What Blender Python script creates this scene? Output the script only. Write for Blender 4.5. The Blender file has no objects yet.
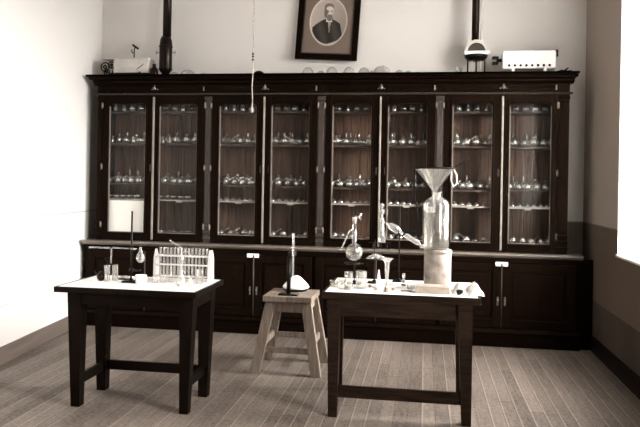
import bpy, bmesh, math, random
from mathutils import Vector, Matrix
random.seed(7)
S = bpy.context.scene
COL = S.collection

# ------------------------------------------------------------------ camera
FPX, EYE, YAW, ROLL = 680.0, 1.48, math.atan(105 / 680), 0.0175
cam_data = bpy.data.cameras.new('camera')
cam_data.sensor_width = 36
cam_data.lens = FPX / 640 * 36
cam_data.shift_y = -30.5 / 640
cam_data.clip_start = 0.05
cam = bpy.data.objects.new('camera', cam_data)
COL.objects.link(cam)
cam.matrix_world = (Matrix.Translation((0, 0, EYE)) @ Matrix.Rotation(YAW, 4, 'Z')
                    @ Matrix.Rotation(math.pi / 2, 4, 'X') @ Matrix.Rotation(ROLL, 4, 'Z'))
S.camera = cam

# ------------------------------------------------------------------ world, exposure, light
EXPOSURE = 3.25
SKY_UP, SKY_DOWN = 9.0, 2.2
WIN_POWER = 150
S.view_settings.view_transform = 'Standard'
S.view_settings.look = 'None'
S.view_settings.gamma = 1.0
S.view_settings.exposure = EXPOSURE
S.view_settings.use_curve_mapping = False
W = bpy.data.worlds.new('overcast_sky')
S.world = W
W.use_nodes = True
nt = W.node_tree
nt.nodes.clear()
out = nt.nodes.new('ShaderNodeOutputWorld')
bgn = nt.nodes.new('ShaderNodeBackground')
tc = nt.nodes.new('ShaderNodeTexCoord')
sx = nt.nodes.new('ShaderNodeSeparateXYZ')
mr = nt.nodes.new('ShaderNodeMapRange')
mr.inputs[1].default_value = -0.08
mr.inputs[2].default_value = 0.10
mr.inputs[3].default_value = SKY_DOWN
mr.inputs[4].default_value = SKY_UP
nt.links.new(tc.outputs['Generated'], sx.inputs[0])
nt.links.new(sx.outputs['Z'], mr.inputs[0])
bgn.inputs[0].default_value = (1.0, 0.985, 0.965, 1)
nt.links.new(mr.outputs[0], bgn.inputs[1])
nt.links.new(bgn.outputs[0], out.inputs[0])

# room extents (metres; the back wall is at +Y, windows are in the wall at +X)
YB, YF, XR, ZC, WT = 6.95, -2.6, 1.53, 3.95, 0.60
def xl(y):                       # the left wall runs slightly askew
    return -3.31 - 0.0974 * (y - 5.0)
WINDOWS = [(4.45, 5.75), (1.9, 3.2)]
SILL, HEAD = 0.95, 3.35

# daylight at each window opening (sky portals)
for i, (y0, y1) in enumerate(WINDOWS):
    ld = bpy.data.lights.new('daylight_portal', 'AREA')
    ld.shape = 'RECTANGLE'
    ld.size, ld.size_y = (HEAD - SILL), (y1 - y0)
    ld.cycles.is_portal = True
    lo = bpy.data.objects.new('daylight_portal', ld)
    COL.objects.link(lo)
    lo.location = (XR + WT + 0.01, (y0 + y1) / 2, (SILL + HEAD) / 2)
    lo.rotation_euler = (0, math.pi / 2, 0)

S.cycles.max_bounces = 10
S.cycles.diffuse_bounces = 5
S.cycles.transparent_max_bounces = 40
S.cycles.use_denoising = True

# ------------------------------------------------------------------ sight lines onto known surfaces
def _ray(x, y):
    dx, dy = x - 320.0, y - 183.0
    u = dx * math.cos(ROLL) + dy * math.sin(ROLL)
    v = -dx * math.sin(ROLL) + dy * math.cos(ROLL)
    return (u / FPX * math.cos(YAW) - math.sin(YAW), u / FPX * math.sin(YAW) + math.cos(YAW), -v / FPX)
def on_z(x, y, z):
    a, b, c = _ray(x, y)
    t = (z - EYE) / c
    return a * t, b * t
def on_y(x, y, Y):
    a, b, c = _ray(x, y)
    t = Y / b
    return a * t, EYE + c * t

# ------------------------------------------------------------------ materials
def newmat(name):
    m = bpy.data.materials.new(name)
    m.use_nodes = True
    n = m.node_tree.nodes
    return m, n, m.node_tree.links, n['Principled BSDF']

def plain(name, col, rough=0.5, metal=0.0, var=0.12, scale=8.0, spec=0.5, stretch=(1, 1, 1), bump=0.0, tint=None):
    m, n, l, b = newmat(name)
    tc = n.new('ShaderNodeTexCoord')
    mp = n.new('ShaderNodeMapping')
    mp.inputs['Scale'].default_value = stretch
    no = n.new('ShaderNodeTexNoise')
    no.inputs['Scale'].default_value = scale
    no.inputs['Detail'].default_value = 6
    cr = n.new('ShaderNodeValToRGB')
    lo = [max(0, c * (1 - var)) for c in col]
    hi = [min(1, c * (1 + var)) for c in col]
    cr.color_ramp.elements[0].position = 0.3
    cr.color_ramp.elements[1].position = 0.7
    cr.color_ramp.elements[0].color = (*lo, 1)
    cr.color_ramp.elements[1].color = (*hi, 1)
    l.new(tc.outputs['Object'], mp.inputs[0])
    l.new(mp.outputs[0], no.inputs[0])
    l.new(no.outputs['Fac'], cr.inputs[0])
    l.new(cr.outputs[0], b.inputs['Base Color'])
    b.inputs['Roughness'].default_value = rough
    b.inputs['Metallic'].default_value = metal
    b.inputs['Specular IOR Level'].default_value = spec
    if tint: b.inputs['Specular Tint'].default_value = (*tint, 1)
    if bump:
        bp = n.new('ShaderNodeBump')
        bp.inputs['Strength'].default_value = bump
        bp.inputs['Distance'].default_value = 0.004
        l.new(no.outputs['Fac'], bp.inputs['Height'])
        l.new(bp.outputs[0], b.inputs['Normal'])
    return m

def glassmat(name, tint=(0.93, 0.92, 0.90), edge=0.55, dust=0.10, base=0.06, rough=0.07, rim=0.5):
    m, n, l, b = newmat(name)
    n.remove(b)
    o = n['Material Output']
    tr = n.new('ShaderNodeBsdfTransparent')
    lw0 = n.new('ShaderNodeLayerWeight'); lw0.inputs['Blend'].default_value = 0.5
    tcr = n.new('ShaderNodeValToRGB')
    tcr.color_ramp.elements[0].position = 0.55; tcr.color_ramp.elements[0].color = (*tint, 1)
    tcr.color_ramp.elements[1].position = 1.0; tcr.color_ramp.elements[1].color = (*(v * rim for v in tint), 1)
    l.new(lw0.outputs['Facing'], tcr.inputs[0]); l.new(tcr.outputs[0], tr.inputs[0])
    gl = n.new('ShaderNodeBsdfGlossy')
    gl.inputs['Roughness'].default_value = rough
    lw = n.new('ShaderNodeLayerWeight')
    lw.inputs['Blend'].default_value = 0.35
    mr = n.new('ShaderNodeMapRange')
    mr.inputs[3].default_value = base
    mr.inputs[4].default_value = edge
    l.new(lw.outputs['Facing'], mr.inputs[0])
    mx = n.new('ShaderNodeMixShader')
    l.new(mr.outputs[0], mx.inputs[0])
    l.new(tr.outputs[0], mx.inputs[1])
    l.new(gl.outputs[0], mx.inputs[2])
    df = n.new('ShaderNodeBsdfDiffuse')
    df.inputs[0].default_value = (0.85, 0.83, 0.80, 1)
    m2 = n.new('ShaderNodeMixShader')
    no = n.new('ShaderNodeTexNoise')
    no.inputs['Scale'].default_value = 20
    mr2 = n.new('ShaderNodeMapRange')
    mr2.inputs[3].default_value = dust * 0.5
    mr2.inputs[4].default_value = dust * 1.5
    l.new(no.outputs['Fac'], mr2.inputs[0])
    l.new(mr2.outputs[0], m2.inputs[0])
    l.new(mx.outputs[0], m2.inputs[1])
    l.new(df.outputs[0], m2.inputs[2])
    l.new(m2.outputs[0], o.inputs[0])
    return m

def floor_material():
    m, n, l, b = newmat('floor_boards')
    tc = n.new('ShaderNodeTexCoord')
    sp = n.new('ShaderNodeSeparateXYZ')
    l.new(tc.outputs['Object'], sp.inputs[0])
    def math_(op, a, c=None):
        k = n.new('ShaderNodeMath'); k.operation = op
        for i, v in enumerate((a, c)):
            if v is None: continue
            if isinstance(v, (int, float)): k.inputs[i].default_value = v
            else: l.new(v, k.inputs[i])
        return k.outputs[0]
    u = math_('DIVIDE', sp.outputs['X'], 0.088)
    idx = math_('FLOOR', u)
    fr = math_('FRACT', u)
    wn = n.new('ShaderNodeTexWhiteNoise'); wn.noise_dimensions = '1D'
    l.new(idx, wn.inputs['W'])
    # board ends: each board starts at its own offset
    v = math_('ADD', math_('DIVIDE', sp.outputs['Y'], 1.9), math_('MULTIPLY', wn.outputs['Value'], 7.0))
    vi = math_('FLOOR', v)
    vf = math_('FRACT', v)
    cx = n.new('ShaderNodeCombineXYZ')
    l.new(idx, cx.inputs[0]); l.new(vi, cx.inputs[1])
    wn2 = n.new('ShaderNodeTexWhiteNoise'); wn2.noise_dimensions = '3D'
    l.new(cx.outputs[0], wn2.inputs['Vector'])
    mp = n.new('ShaderNodeMapping'); mp.inputs['Scale'].default_value = (26, 1.4, 1)
    l.new(tc.outputs['Object'], mp.inputs[0])
    gr = n.new('ShaderNodeTexNoise'); gr.inputs['Scale'].default_value = 3; gr.inputs['Detail'].default_value = 8
    l.new(mp.outputs[0], gr.inputs[0])
    big = n.new('ShaderNodeTexNoise'); big.inputs['Scale'].default_value = 1.1; big.inputs['Detail'].default_value = 5
    l.new(tc.outputs['Object'], big.inputs[0])
    spk = n.new('ShaderNodeTexNoise'); spk.inputs['Scale'].default_value = 38; spk.inputs['Detail'].default_value = 3
    l.new(tc.outputs['Object'], spk.inputs[0])
    t = math_('ADD', math_('MULTIPLY', wn2.outputs['Value'], 0.24), math_('MULTIPLY', gr.outputs['Fac'], 0.50))
    t = math_('ADD', t, math_('MULTIPLY', big.outputs['Fac'], 0.50))
    t = math_('ADD', t, math_('MULTIPLY', spk.outputs['Fac'], 0.70))
    t = math_('SUBTRACT', t, 0.46)
    cr = n.new('ShaderNodeValToRGB')
    cr.color_ramp.elements[0].position = 0.12; cr.color_ramp.elements[0].color = (0.030, 0.019, 0.014, 1)
    cr.color_ramp.elements[1].position = 0.88; cr.color_ramp.elements[1].color = (0.25, 0.205, 0.172, 1)
    l.new(t, cr.inputs[0])
    # seams: worn pale edge on one side, dark gap on the other
    pale = math_('LESS_THAN', math_('ABSOLUTE', math_('SUBTRACT', fr, 0.10)), 0.055)
    pale = math_('MULTIPLY', pale, math_('GREATER_THAN', wn.outputs['Value'], 0.25))
    dark = math_('LESS_THAN', fr, 0.035)
    dark = math_('MAXIMUM', dark, math_('LESS_THAN', vf, 0.004))
    m1 = n.new('ShaderNodeMix'); m1.data_type = 'RGBA'
    l.new(math_('MULTIPLY', pale, 0.34), m1.inputs[0]); l.new(cr.outputs[0], m1.inputs[6]); m1.inputs[7].default_value = (0.42, 0.36, 0.31, 1)
    m2 = n.new('ShaderNodeMix'); m2.data_type = 'RGBA'
    l.new(math_('MULTIPLY', dark, 0.8), m2.inputs[0]); l.new(m1.outputs[2], m2.inputs[6]); m2.inputs[7].default_value = (0.03, 0.02, 0.015, 1)
    l.new(m2.outputs[2], b.inputs['Base Color'])
    b.inputs['Roughness'].default_value = 0.62
    b.inputs['Specular IOR Level'].default_value = 0.3
    return m

def wall_material(name, col, dado, line_z=1.145, low=0.455, foot=None):
    m, n, l, b = newmat(name)
    tc = n.new('ShaderNodeTexCoord')
    sp = n.new('ShaderNodeSeparateXYZ')
    l.new(tc.outputs['Object'], sp.inputs[0])
    no = n.new('ShaderNodeTexNoise'); no.inputs['Scale'].default_value = 2.2; no.inputs['Detail'].default_value = 8
    l.new(tc.outputs['Object'], no.inputs[0])
    fine = n.new('ShaderNodeTexNoise'); fine.inputs['Scale'].default_value = 60; fine.inputs['Detail'].default_value = 3
    l.new(tc.outputs['Object'], fine.inputs[0])
    def step(th):
        k = n.new('ShaderNodeMath'); k.operation = 'LESS_THAN'; l.new(sp.outputs['Z'], k.inputs[0]); k.inputs[1].default_value = th
        return k.outputs[0]
    def near(z, w):
        a = n.new('ShaderNodeMath'); a.operation = 'SUBTRACT'; l.new(sp.outputs['Z'], a.inputs[0]); a.inputs[1].default_value = z
        c = n.new('ShaderNodeMath'); c.operation = 'ABSOLUTE'; l.new(a.outputs[0], c.inputs[0])
        d = n.new('ShaderNodeMath'); d.operation = 'LESS_THAN'; l.new(c.outputs[0], d.inputs[0]); d.inputs[1].default_value = w
        return d.outputs[0]
    def mix(f, A, B, k=1.0):
        x = n.new('ShaderNodeMix'); x.data_type = 'RGBA'
        g = n.new('ShaderNodeMath'); g.operation = 'MULTIPLY'; l.new(f, g.inputs[0]); g.inputs[1].default_value = k
        l.new(g.outputs[0], x.inputs[0])
        for s, v in ((6, A), (7, B)):
            if isinstance(v, tuple): x.inputs[s].default_value = (*v, 1)
            else: l.new(v, x.inputs[s])
        return x.outputs[2]
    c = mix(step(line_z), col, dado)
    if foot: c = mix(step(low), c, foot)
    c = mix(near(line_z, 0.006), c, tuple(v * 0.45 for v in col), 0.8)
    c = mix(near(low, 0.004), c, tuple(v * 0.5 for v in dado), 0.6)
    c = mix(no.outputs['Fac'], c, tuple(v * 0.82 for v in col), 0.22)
    l.new(c, b.inputs['Base Color'])
    b.inputs['Roughness'].default_value = 0.9
    b.inputs['Specular IOR Level'].default_value = 0.15
    bp = n.new('ShaderNodeBump'); bp.inputs['Strength'].default_value = 0.15; bp.inputs['Distance'].default_value = 0.003
    l.new(fine.outputs['Fac'], bp.inputs['Height']); l.new(bp.outputs[0], b.inputs['Normal'])
    return m

M = {
    'floor': floor_material(),
    'wall': wall_material('pale_plaster', (0.68, 0.655, 0.63), (0.66, 0.63, 0.60)),
    'wallB': wall_material('pale_plaster_over_shade_brown_dado', (0.66, 0.63, 0.60), (0.105, 0.075, 0.055)),  # dado colour darkened to imitate shade in the gap beside the cabinet
    'wallR': wall_material('shade_toned_plaster_brown_dado', (0.34, 0.285, 0.245), (0.105, 0.075, 0.055), foot=(0.035, 0.023, 0.016)),  # plaster and foot band darkened to imitate shade on the window wall
    'reveal': plain('white_reveal_paint', (0.86, 0.85, 0.83), 0.7, var=0.03),
    'ceil': plain('ceiling_plaster', (0.5, 0.47, 0.44), 0.9, var=0.03),
    'skirt': plain('skirting_wood', (0.13, 0.10, 0.082), 0.6, var=0.2, scale=5, stretch=(1, .3, 4)),
    'dark': plain('dark_stained_wood', (0.0034, 0.0017, 0.0010), 0.42, var=0.35, scale=6, stretch=(6, 6, .8), spec=0.065, tint=(1.0, .64, .46)),
    'dark2': plain('dark_stained_panel_wood', (0.0050, 0.0026, 0.0016), 0.45, var=0.4, scale=6, stretch=(8, 8, .7), spec=0.065, tint=(1.0, .64, .46)),
    'pil': plain('worn_pilaster_wood', (0.035, 0.026, 0.021), 0.5, var=0.4, scale=9, stretch=(6, 6, 1), spec=0.3),
    'inner': plain('cabinet_lining_boards', (0.085, 0.043, 0.025), 0.6, var=0.45, scale=5, stretch=(10, 10, .5)),
    'beadpale': plain('glint_pale_bead', (0.24, 0.205, 0.175), 0.4, var=0.25),  # pale tone imitates window light caught on the meeting strips
    'bead': plain('glint_glazing_bead', (0.16, 0.13, 0.11), 0.4, var=0.2),  # lighter tone stands in for window light along the glazing bead
    'blockwood': plain('pale_planed_wood', (0.27, 0.22, 0.18), 0.6, var=0.2, scale=20),
    'shelf': plain('shelf_wood', (0.05, 0.03, 0.02), 0.5, var=0.2),
    'shelfedge': plain('pale_shelf_edge', (0.34, 0.30, 0.26), 0.45, var=0.1),
    'worktop': plain('waxed_ledge_wood', (0.13, 0.105, 0.085), 0.30, var=0.3, scale=4, stretch=(.6, 8, 8), spec=0.8),
    'brass': plain('dull_brass', (0.22, 0.19, 0.16), 0.35, 0.6, var=0.1),
    'black': plain('black_iron', (0.006, 0.004, 0.0035), 0.4, var=0.2, spec=.15),
    'blackpipe': plain('black_lacquered_tin', (0.006, 0.004, 0.003), 0.28, var=0.2, spec=0.18, tint=(1, .75, .6)),
    'tabledark': plain('black_stained_table_wood', (0.0035, 0.0022, 0.0016), 0.42, var=0.45, scale=5, stretch=(5, 5, .8), spec=0.08, tint=(1.0, .68, .5)),
    'tablewood': plain('worn_brown_table_wood', (0.013, 0.008, 0.0055), 0.45, var=0.6, scale=7, stretch=(.8, 7, 9), spec=0.08, tint=(1.0, .68, .5)),
    'stool': plain('bare_weathered_wood', (0.19, 0.145, 0.113), 0.7, var=0.4, scale=6, stretch=(7, 7, .7)),
    'white': plain('white_glazed_tile', (0.90, 0.89, 0.87), 0.28, var=0.03),
    'whitetop': plain('white_work_surface', (0.86, 0.84, 0.81), 0.4, var=0.06, scale=9),
    'paper': plain('white_paper', (0.66, 0.64, 0.61), 0.8, var=0.04),
    'whitewood': plain('white_painted_wood', (0.60, 0.575, 0.55), 0.6, var=0.05),
    'plaster': plain('plaster_of_paris', (0.88, 0.87, 0.85), 0.7, var=0.04),
    'enamel': plain('white_enamel', (0.86, 0.85, 0.82), 0.2, var=0.03),
    'grey': plain('grey_enamel', (0.55, 0.51, 0.47), 0.5, var=0.15),
    'stone': plain('mottled_stoneware', (0.23, 0.195, 0.165), 0.55, var=0.5, scale=16),
    'cork': plain('cork', (0.22, 0.15, 0.10), 0.8, var=0.3, scale=40),
    'rubber': plain('black_rubber', (0.006, 0.004, 0.0035), 0.6, var=0.2, spec=.08),
    'rope': plain('pale_cord', (0.42, 0.36, 0.31), 0.8, var=0.5, scale=60),
    'powder': plain('dark_powder', (0.02, 0.016, 0.013), 0.9),
    'glass': glassmat('laboratory_glass', edge=0.6, dust=0.05, base=0.10),
    'storeglass': glassmat('dusty_stored_glass', edge=0.75, dust=0.06, base=0.42, rough=0.16, rim=.7),
    'milky': glassmat('frosty_glass', edge=0.55, dust=0.13, base=0.12),
    'pane': glassmat('cabinet_pane', tint=(0.97, 0.965, 0.955), edge=0.10, dust=0.001, base=0.004, rim=1.0),
    'windowpane': glassmat('window_pane', tint=(0.97, 0.97, 0.965), edge=0.4, dust=0.01, base=0.03),
    'liquid': glassmat('clear_liquid', tint=(0.80, 0.77, 0.73), edge=0.4, dust=0.03, base=0.05),
    'mount': plain('brown_mount_card', (0.135, 0.10, 0.078), 0.8, var=0.05),
}

# ------------------------------------------------------------------ mesh helpers
class MB:
    def __init__(self):
        self.bm = bmesh.new()
    def box(self, x0, x1, y0, y1, z0, z1, bev=0.0):
        vs = [self.bm.verts.new((x, y, z)) for x in (x0, x1) for y in (y0, y1) for z in (z0, z1)]
        q = [(0, 1, 3, 2), (4, 6, 7, 5), (0, 4, 5, 1), (2, 3, 7, 6), (0, 2, 6, 4), (1, 5, 7, 3)]
        fs = [self.bm.faces.new([vs[i] for i in f]) for f in q]
        if bev:
            es = list({e for f in fs for e in f.edges})
            bmesh.ops.bevel(self.bm, geom=es, offset=bev, segments=2, affect='EDGES', profile=0.6)
        return self
    def hexa(self, bot, top):
        """a block between a lower and an upper quad (each four points, anticlockwise)"""
        b = [self.bm.verts.new(p) for p in bot]; t = [self.bm.verts.new(p) for p in top]
        self.bm.faces.new(b[::-1]); self.bm.faces.new(t)
        for i in range(4):
            j = (i + 1) % 4
            self.bm.faces.new((b[i], b[j], t[j], t[i]))
        return self
    def leg(self, x0, y0, z0, x1, y1, z1, w0, w1):
        """square tapered leg, w0 wide at the foot and w1 at the top"""
        f = lambda x, y, z, w: [(x - w / 2, y - w / 2, z), (x + w / 2, y - w / 2, z), (x + w / 2, y + w / 2, z), (x - w / 2, y + w / 2, z)]
        return self.hexa(f(x0, y0, z0, w0), f(x1, y1, z1, w1))
    def lathe(self, prof, seg=24, c=(0, 0, 0), mat=None, close=False):
        mat = mat or Matrix.Identity(4)
        rings = []
        for r, z in prof:
            if r < 1e-6:
                rings.append([self.bm.verts.new(mat @ (Vector((0, 0, z))) + Vector(c))])
            else:
                rings.append([self.bm.verts.new(mat @ Vector((r * math.cos(2 * math.pi * k / seg), r * math.sin(2 * math.pi * k / seg), z)) + Vector(c)) for k in range(seg)])
        pairs = list(zip(rings, rings[1:]))
        if close: pairs.append((rings[-1], rings[0]))
        for a, b in pairs:
            for k in range(seg):
                j = (k + 1) % seg
                if len(a) == 1 and len(b) == 1: continue
                if len(a) == 1: fc = (a[0], b[j], b[k])
                elif len(b) == 1: fc = (a[k], a[j], b[0])
                else: fc = (a[k], a[j], b[j], b[k])
                f = self.bm.faces.new(fc); f.smooth = True
        return self
    def tube(self, pts, r, seg=10, cap=True):
        pts = [Vector(p) for p in pts]
        rs = r if isinstance(r, (list, tuple)) else [r] * len(pts)
        rings, prev = [], None
        for i, p in enumerate(pts):
            d = (pts[min(i + 1, len(pts) - 1)] - pts[max(i - 1, 0)]).normalized()
            if prev is None:
                a = Vector((0, 0, 1)) if abs(d.z) < 0.9 else Vector((1, 0, 0))
                n = d.cross(a).normalized()
            else:
                n = (prev - d * prev.dot(d)).normalized()
            prev = n
            b = d.cross(n)
            rings.append([self.bm.verts.new(p + (n * math.cos(2 * math.pi * k / seg) + b * math.sin(2 * math.pi * k / seg)) * rs[i]) for k in range(seg)])
        for a, b in zip(rings, rings[1:]):
            for k in range(seg):
                j = (k + 1) % seg
                f = self.bm.faces.new((a[k], a[j], b[j], b[k])); f.smooth = True
        if cap:
            self.bm.faces.new(rings[0][::-1]); self.bm.faces.new(rings[-1])
        return self
    def torus(self, c, R, r, seg=28, s2=8, mat=None):
        mat = mat or Matrix.Identity(4)
        g = [[self.bm.verts.new(mat @ Vector(((R + r * math.cos(2 * math.pi * j / s2)) * math.cos(2 * math.pi * i / seg), (R + r * math.cos(2 * math.pi * j / s2)) * math.sin(2 * math.pi * i / seg), r * math.sin(2 * math.pi * j / s2))) + Vector(c)) for j in range(s2)] for i in range(seg)]
        for i in range(seg):
            for j in range(s2):
                f = self.bm.faces.new((g[i][j], g[(i + 1) % seg][j], g[(i + 1) % seg][(j + 1) % s2], g[i][(j + 1) % s2])); f.smooth = True
        return self
    def sweep_x(self, prof, x0, x1, dx0=0.0, dx1=0.0):
        """moulding of (y, z) profile run along X; end offsets follow the projection for a mitred look"""
        a = [self.bm.verts.new((x0, y, z)) for y, z in prof]
        b = [self.bm.verts.new((x1, y, z)) for y, z in prof]
        k = len(prof)
        for i in range(k):
            j = (i + 1) % k
            self.bm.faces.new((a[i], a[j], b[j], b[i]))
        self.bm.faces.new(a[::-1]); self.bm.faces.new(b)
        return self
    def build(self, name, mat, parent=None, loc=None):
        bmesh.ops.recalc_face_normals(self.bm, faces=self.bm.faces[:])
        me = bpy.data.meshes.new(name)
        self.bm.to_mesh(me); self.bm.free()
        me.materials.append(M[mat] if isinstance(mat, str) else mat)
        o = bpy.data.objects.new(name, me)
        COL.objects.link(o)
        if parent: o.parent = parent
        if loc: o.location = loc
        return o

def tag(o, label, cat, group=None, kind=None):
    o['label'] = label; o['category'] = cat
    if group: o['group'] = group
    if kind: o['kind'] = kind
    return o
def thing(name, label, cat, loc=(0, 0, 0), rz=0.0, group=None):
    o = bpy.data.objects.new(name, None)
    o.empty_display_size = 0.05
    COL.objects.link(o)
    o.location = loc; o.rotation_euler.z = rz
    return tag(o, label, cat, group)
def struct(name, mb, mat, parent=None):
    o = mb.build(name, mat, parent)
    o['kind'] = 'structure'
    return o
def copy_tree(o, parent=None):
    c = o.copy(); COL.objects.link(c)
    if parent: c.parent = parent
    for ch in list(o.children):
        copy_tree(ch, c)
    return c

# ------------------------------------------------------------------ the room
mb = MB(); mb.box(-3.9, XR + 0.65, YF - .1, YB + .2, -0.08, 0.0); struct('floor', mb, 'floor')
mb = MB(); mb.box(-3.9, XR + 0.65, YF - .1, YB + .2, ZC, ZC + 0.1); struct('ceiling', mb, 'ceil')
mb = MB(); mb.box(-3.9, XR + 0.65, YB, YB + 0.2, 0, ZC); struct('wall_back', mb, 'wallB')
mb = MB(); mb.box(-3.9, XR + 0.65, YF - 0.1, YF, 0, ZC); struct('wall_front', mb, 'wallR')
mb = MB()
mb.hexa([(xl(YF) - .15, YF, 0), (xl(YF), YF, 0), (xl(YB), YB, 0), (xl(YB) - .15, YB, 0)],
        [(xl(YF) - .15, YF, ZC), (xl(YF), YF, ZC), (xl(YB), YB, ZC), (xl(YB) - .15, YB, ZC)])
struct('wall_left', mb, 'wall')
mb = MB()
mb.hexa([(xl(YF), YF, 0), (xl(YF) + .02, YF, 0), (xl(6.42) + .02, 6.42, 0), (xl(6.42), 6.42, 0)],
        [(xl(YF), YF, .135), (xl(YF) + .014, YF, .135), (xl(6.42) + .014, 6.42, .135), (xl(6.42), 6.42, .135)])
struct('baseboard_left', mb, 'skirt')
mb = MB(); mb.box(XR - 0.02, XR, YF, YB - 0.5, 0, 0.14); struct('baseboard_right', mb, 'dark2')  # coloured darker than the left one, imitating shade along this wall
mb = MB()
ys = [YF] + [v for w in sorted(WINDOWS) for v in w] + [YB]
for i in range(0, len(ys), 2):
    mb.box(XR, XR + WT, ys[i], ys[i + 1], 0, ZC)
for y0, y1 in WINDOWS:
    mb.box(XR, XR + WT, y0, y1, 0, SILL - .02); mb.box(XR, XR + WT, y0, y1, HEAD, ZC)
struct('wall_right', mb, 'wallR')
for i, (y0, y1) in enumerate(WINDOWS):
    # window: white lining of the reveal, frame with glazing bars, one pane
    mb = MB()
    mb.box(XR + 0.004, XR + WT, y1 - 0.012, y1, SILL, HEAD); mb.box(XR + 0.004, XR + WT, y0, y0 + 0.012, SILL, HEAD)
    mb.box(XR + 0.004, XR + WT, y0, y1, HEAD - .012, HEAD)
    root = struct('window_%d' % (i + 1), mb, 'reveal')
    mb = MB(); mb.box(XR - 0.012, XR + WT, y0 + .0, y1 - .0, SILL - 0.02, SILL, 0.004)
    struct('window_sill', mb, 'reveal', root)
    mb = MB(); a, b_ = y0 + .012, y1 - .012; xf0, xf1 = XR + 0.652, XR + 0.658
    mb.box(xf0, xf1, a, a + .07, SILL, HEAD - .012); mb.box(xf0, xf1, b_ - .07, b_, SILL, HEAD - .012)
    mb.box(xf0, xf1, a, b_, SILL, SILL + .09); mb.box(xf0, xf1, a, b_, HEAD - .09, HEAD - .012)
    mb.box(xf0, xf1, (a + b_) / 2 - .04, (a + b_) / 2 + .04, SILL, HEAD - .012)
    for k in (1, 2, 3):
        z = SILL + k * (HEAD - SILL) / 4
        mb.box(xf0 + .015, xf1 - .015, a, b_, z - .014, z + .014)
    struct('window_frame', mb, 'whitewood', root)
    mb = MB(); mb.box(XR + .447, XR + .451, a + .02, b_ - .02, SILL + .02, HEAD - .03)
    struct('window_pane', mb, 'windowpane', root)

# ------------------------------------------------------------------ the display cabinet
YU, YW, YBASE = 6.55, 6.41, 6.45          # fronts of upper case, ledge and base
cab = thing('display_cabinet', 'huge dark wooden wall cabinet with eight glazed doors above a cupboard base', 'cabinet', (-1.01, YU, 0))
def cpart(name, mb, mat, parent=None, label=None):
    """cabinet pieces are written in room coordinates and hung under the cabinet's empty"""
    o = mb.build(name, mat, parent or cab)
    base = Vector((0, 0, 0)) if parent else Vector(cab.location)
    if not parent: o.location = -base
    if label: o['label'] = label
    return o
XL0, XR0 = -3.33, 1.305
BAYS = [(-3.27, -2.72, -2.185), (-2.115, -1.576, -1.045), (-0.97, -0.433, 0.09), (0.165, 0.706, 1.20)]
GLASS = [(-3.203, -2.809), (-2.665, -2.265), (-2.036, -1.657), (-1.506, -1.126), (-0.899, -0.519), (-0.361, 0.013), (0.247, 0.615), (0.771, 1.148)]
ZG0, ZG1, ZD0, ZD1 = 0.945, 2.255, 0.868, 2.325
mb = MB()
mb.box(XL0, XL0 + .03, YU + .02, 6.93, .86, 2.40); mb.box(XR0 - .03, XR0, YU + .02, 6.93, .86, 2.40)
mb.box(XL0, XR0, YU + .02, 6.93, 2.33, 2.44)
mb.box(XL0, XR0, YU + .02, 6.93, .86, .925)
for a, b_ in ((-2.185, -2.115), (-1.045, -0.97), (0.09, 0.165)):
    mb.box((a + b_) / 2 - .012, (a + b_) / 2 + .012, YU + .03, 6.90, .92, 2.35)
cpart('carcass', mb, 'dark')
mb = MB()                                   # tongue-and-groove lining of the back
x = XL0 + .03
while x < XR0 - .04:
    w = min(.085, XR0 - .03 - x)
    mb.box(x + .002, x + w - .002, 6.885, 6.90, .92, 2.34, .003)
    x += .085
mb.box(XL0 + .03, XR0 - .03, 6.90, 6.915, .92, 2.34)
cpart('back_lining', mb, 'inner')
# pilasters
for k, (a, b_) in enumerate(((XL0, -3.27), (-2.185, -2.115), (-1.045, -0.97), (0.09, 0.165), (1.20, XR0))):
    mb = MB()
    mb.box(a, b_, YU - .005, YU + .03, .862, 2.35, .003)
    w = b_ - a
    mb.box(a + .012, b_ - .012, YU - .014, YU + .0, 1.06, 2.26, .004)
    for z in (.90, .955, 1.01):
        mb.box(a - .002, b_ + .002, YU - .022, YU, z, z + .028, .006)
    mb.box(a - .002, b_ + .002, YU - .022, YU, 2.285, 2.325, .006)
    cpart('pilaster', mb, 'pil' if 0 < k < 4 else 'dark2')
# shelves
SHELF = {'top': 2.192, 'upper': 1.857, 'middle': 1.44, 'lower': 1.285, 'bottom': .925}
for bi, (a, m_, b_) in enumerate(BAYS):
    for nm in ('top', 'upper', 'middle', 'lower'):
        z = SHELF[nm]
        mb = MB(); y0 = {'lower': 6.62, 'middle': 6.63, 'upper': 6.63, 'top': 6.66}[nm]
        mb.box(a - .02, b_ + .02, y0, 6.884, z - .018, z)
        sh = cpart('shelf', mb, 'shelf')
        if nm == 'lower':
            mb = MB(); mb.box(a - .02, b_ + .02, y0 - .006, y0, z - .016, z - .002, .002)
            for g in (2 * bi, 2 * bi + 1):
                c = sum(GLASS[g]) / 2
                mb.box(c - .03, c + .03, y0 - .012, y0, z - .030, z - .010, .002)
            cpart('shelf_edge', mb, 'shelfedge', sh, 'pale shelf edge')
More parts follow.
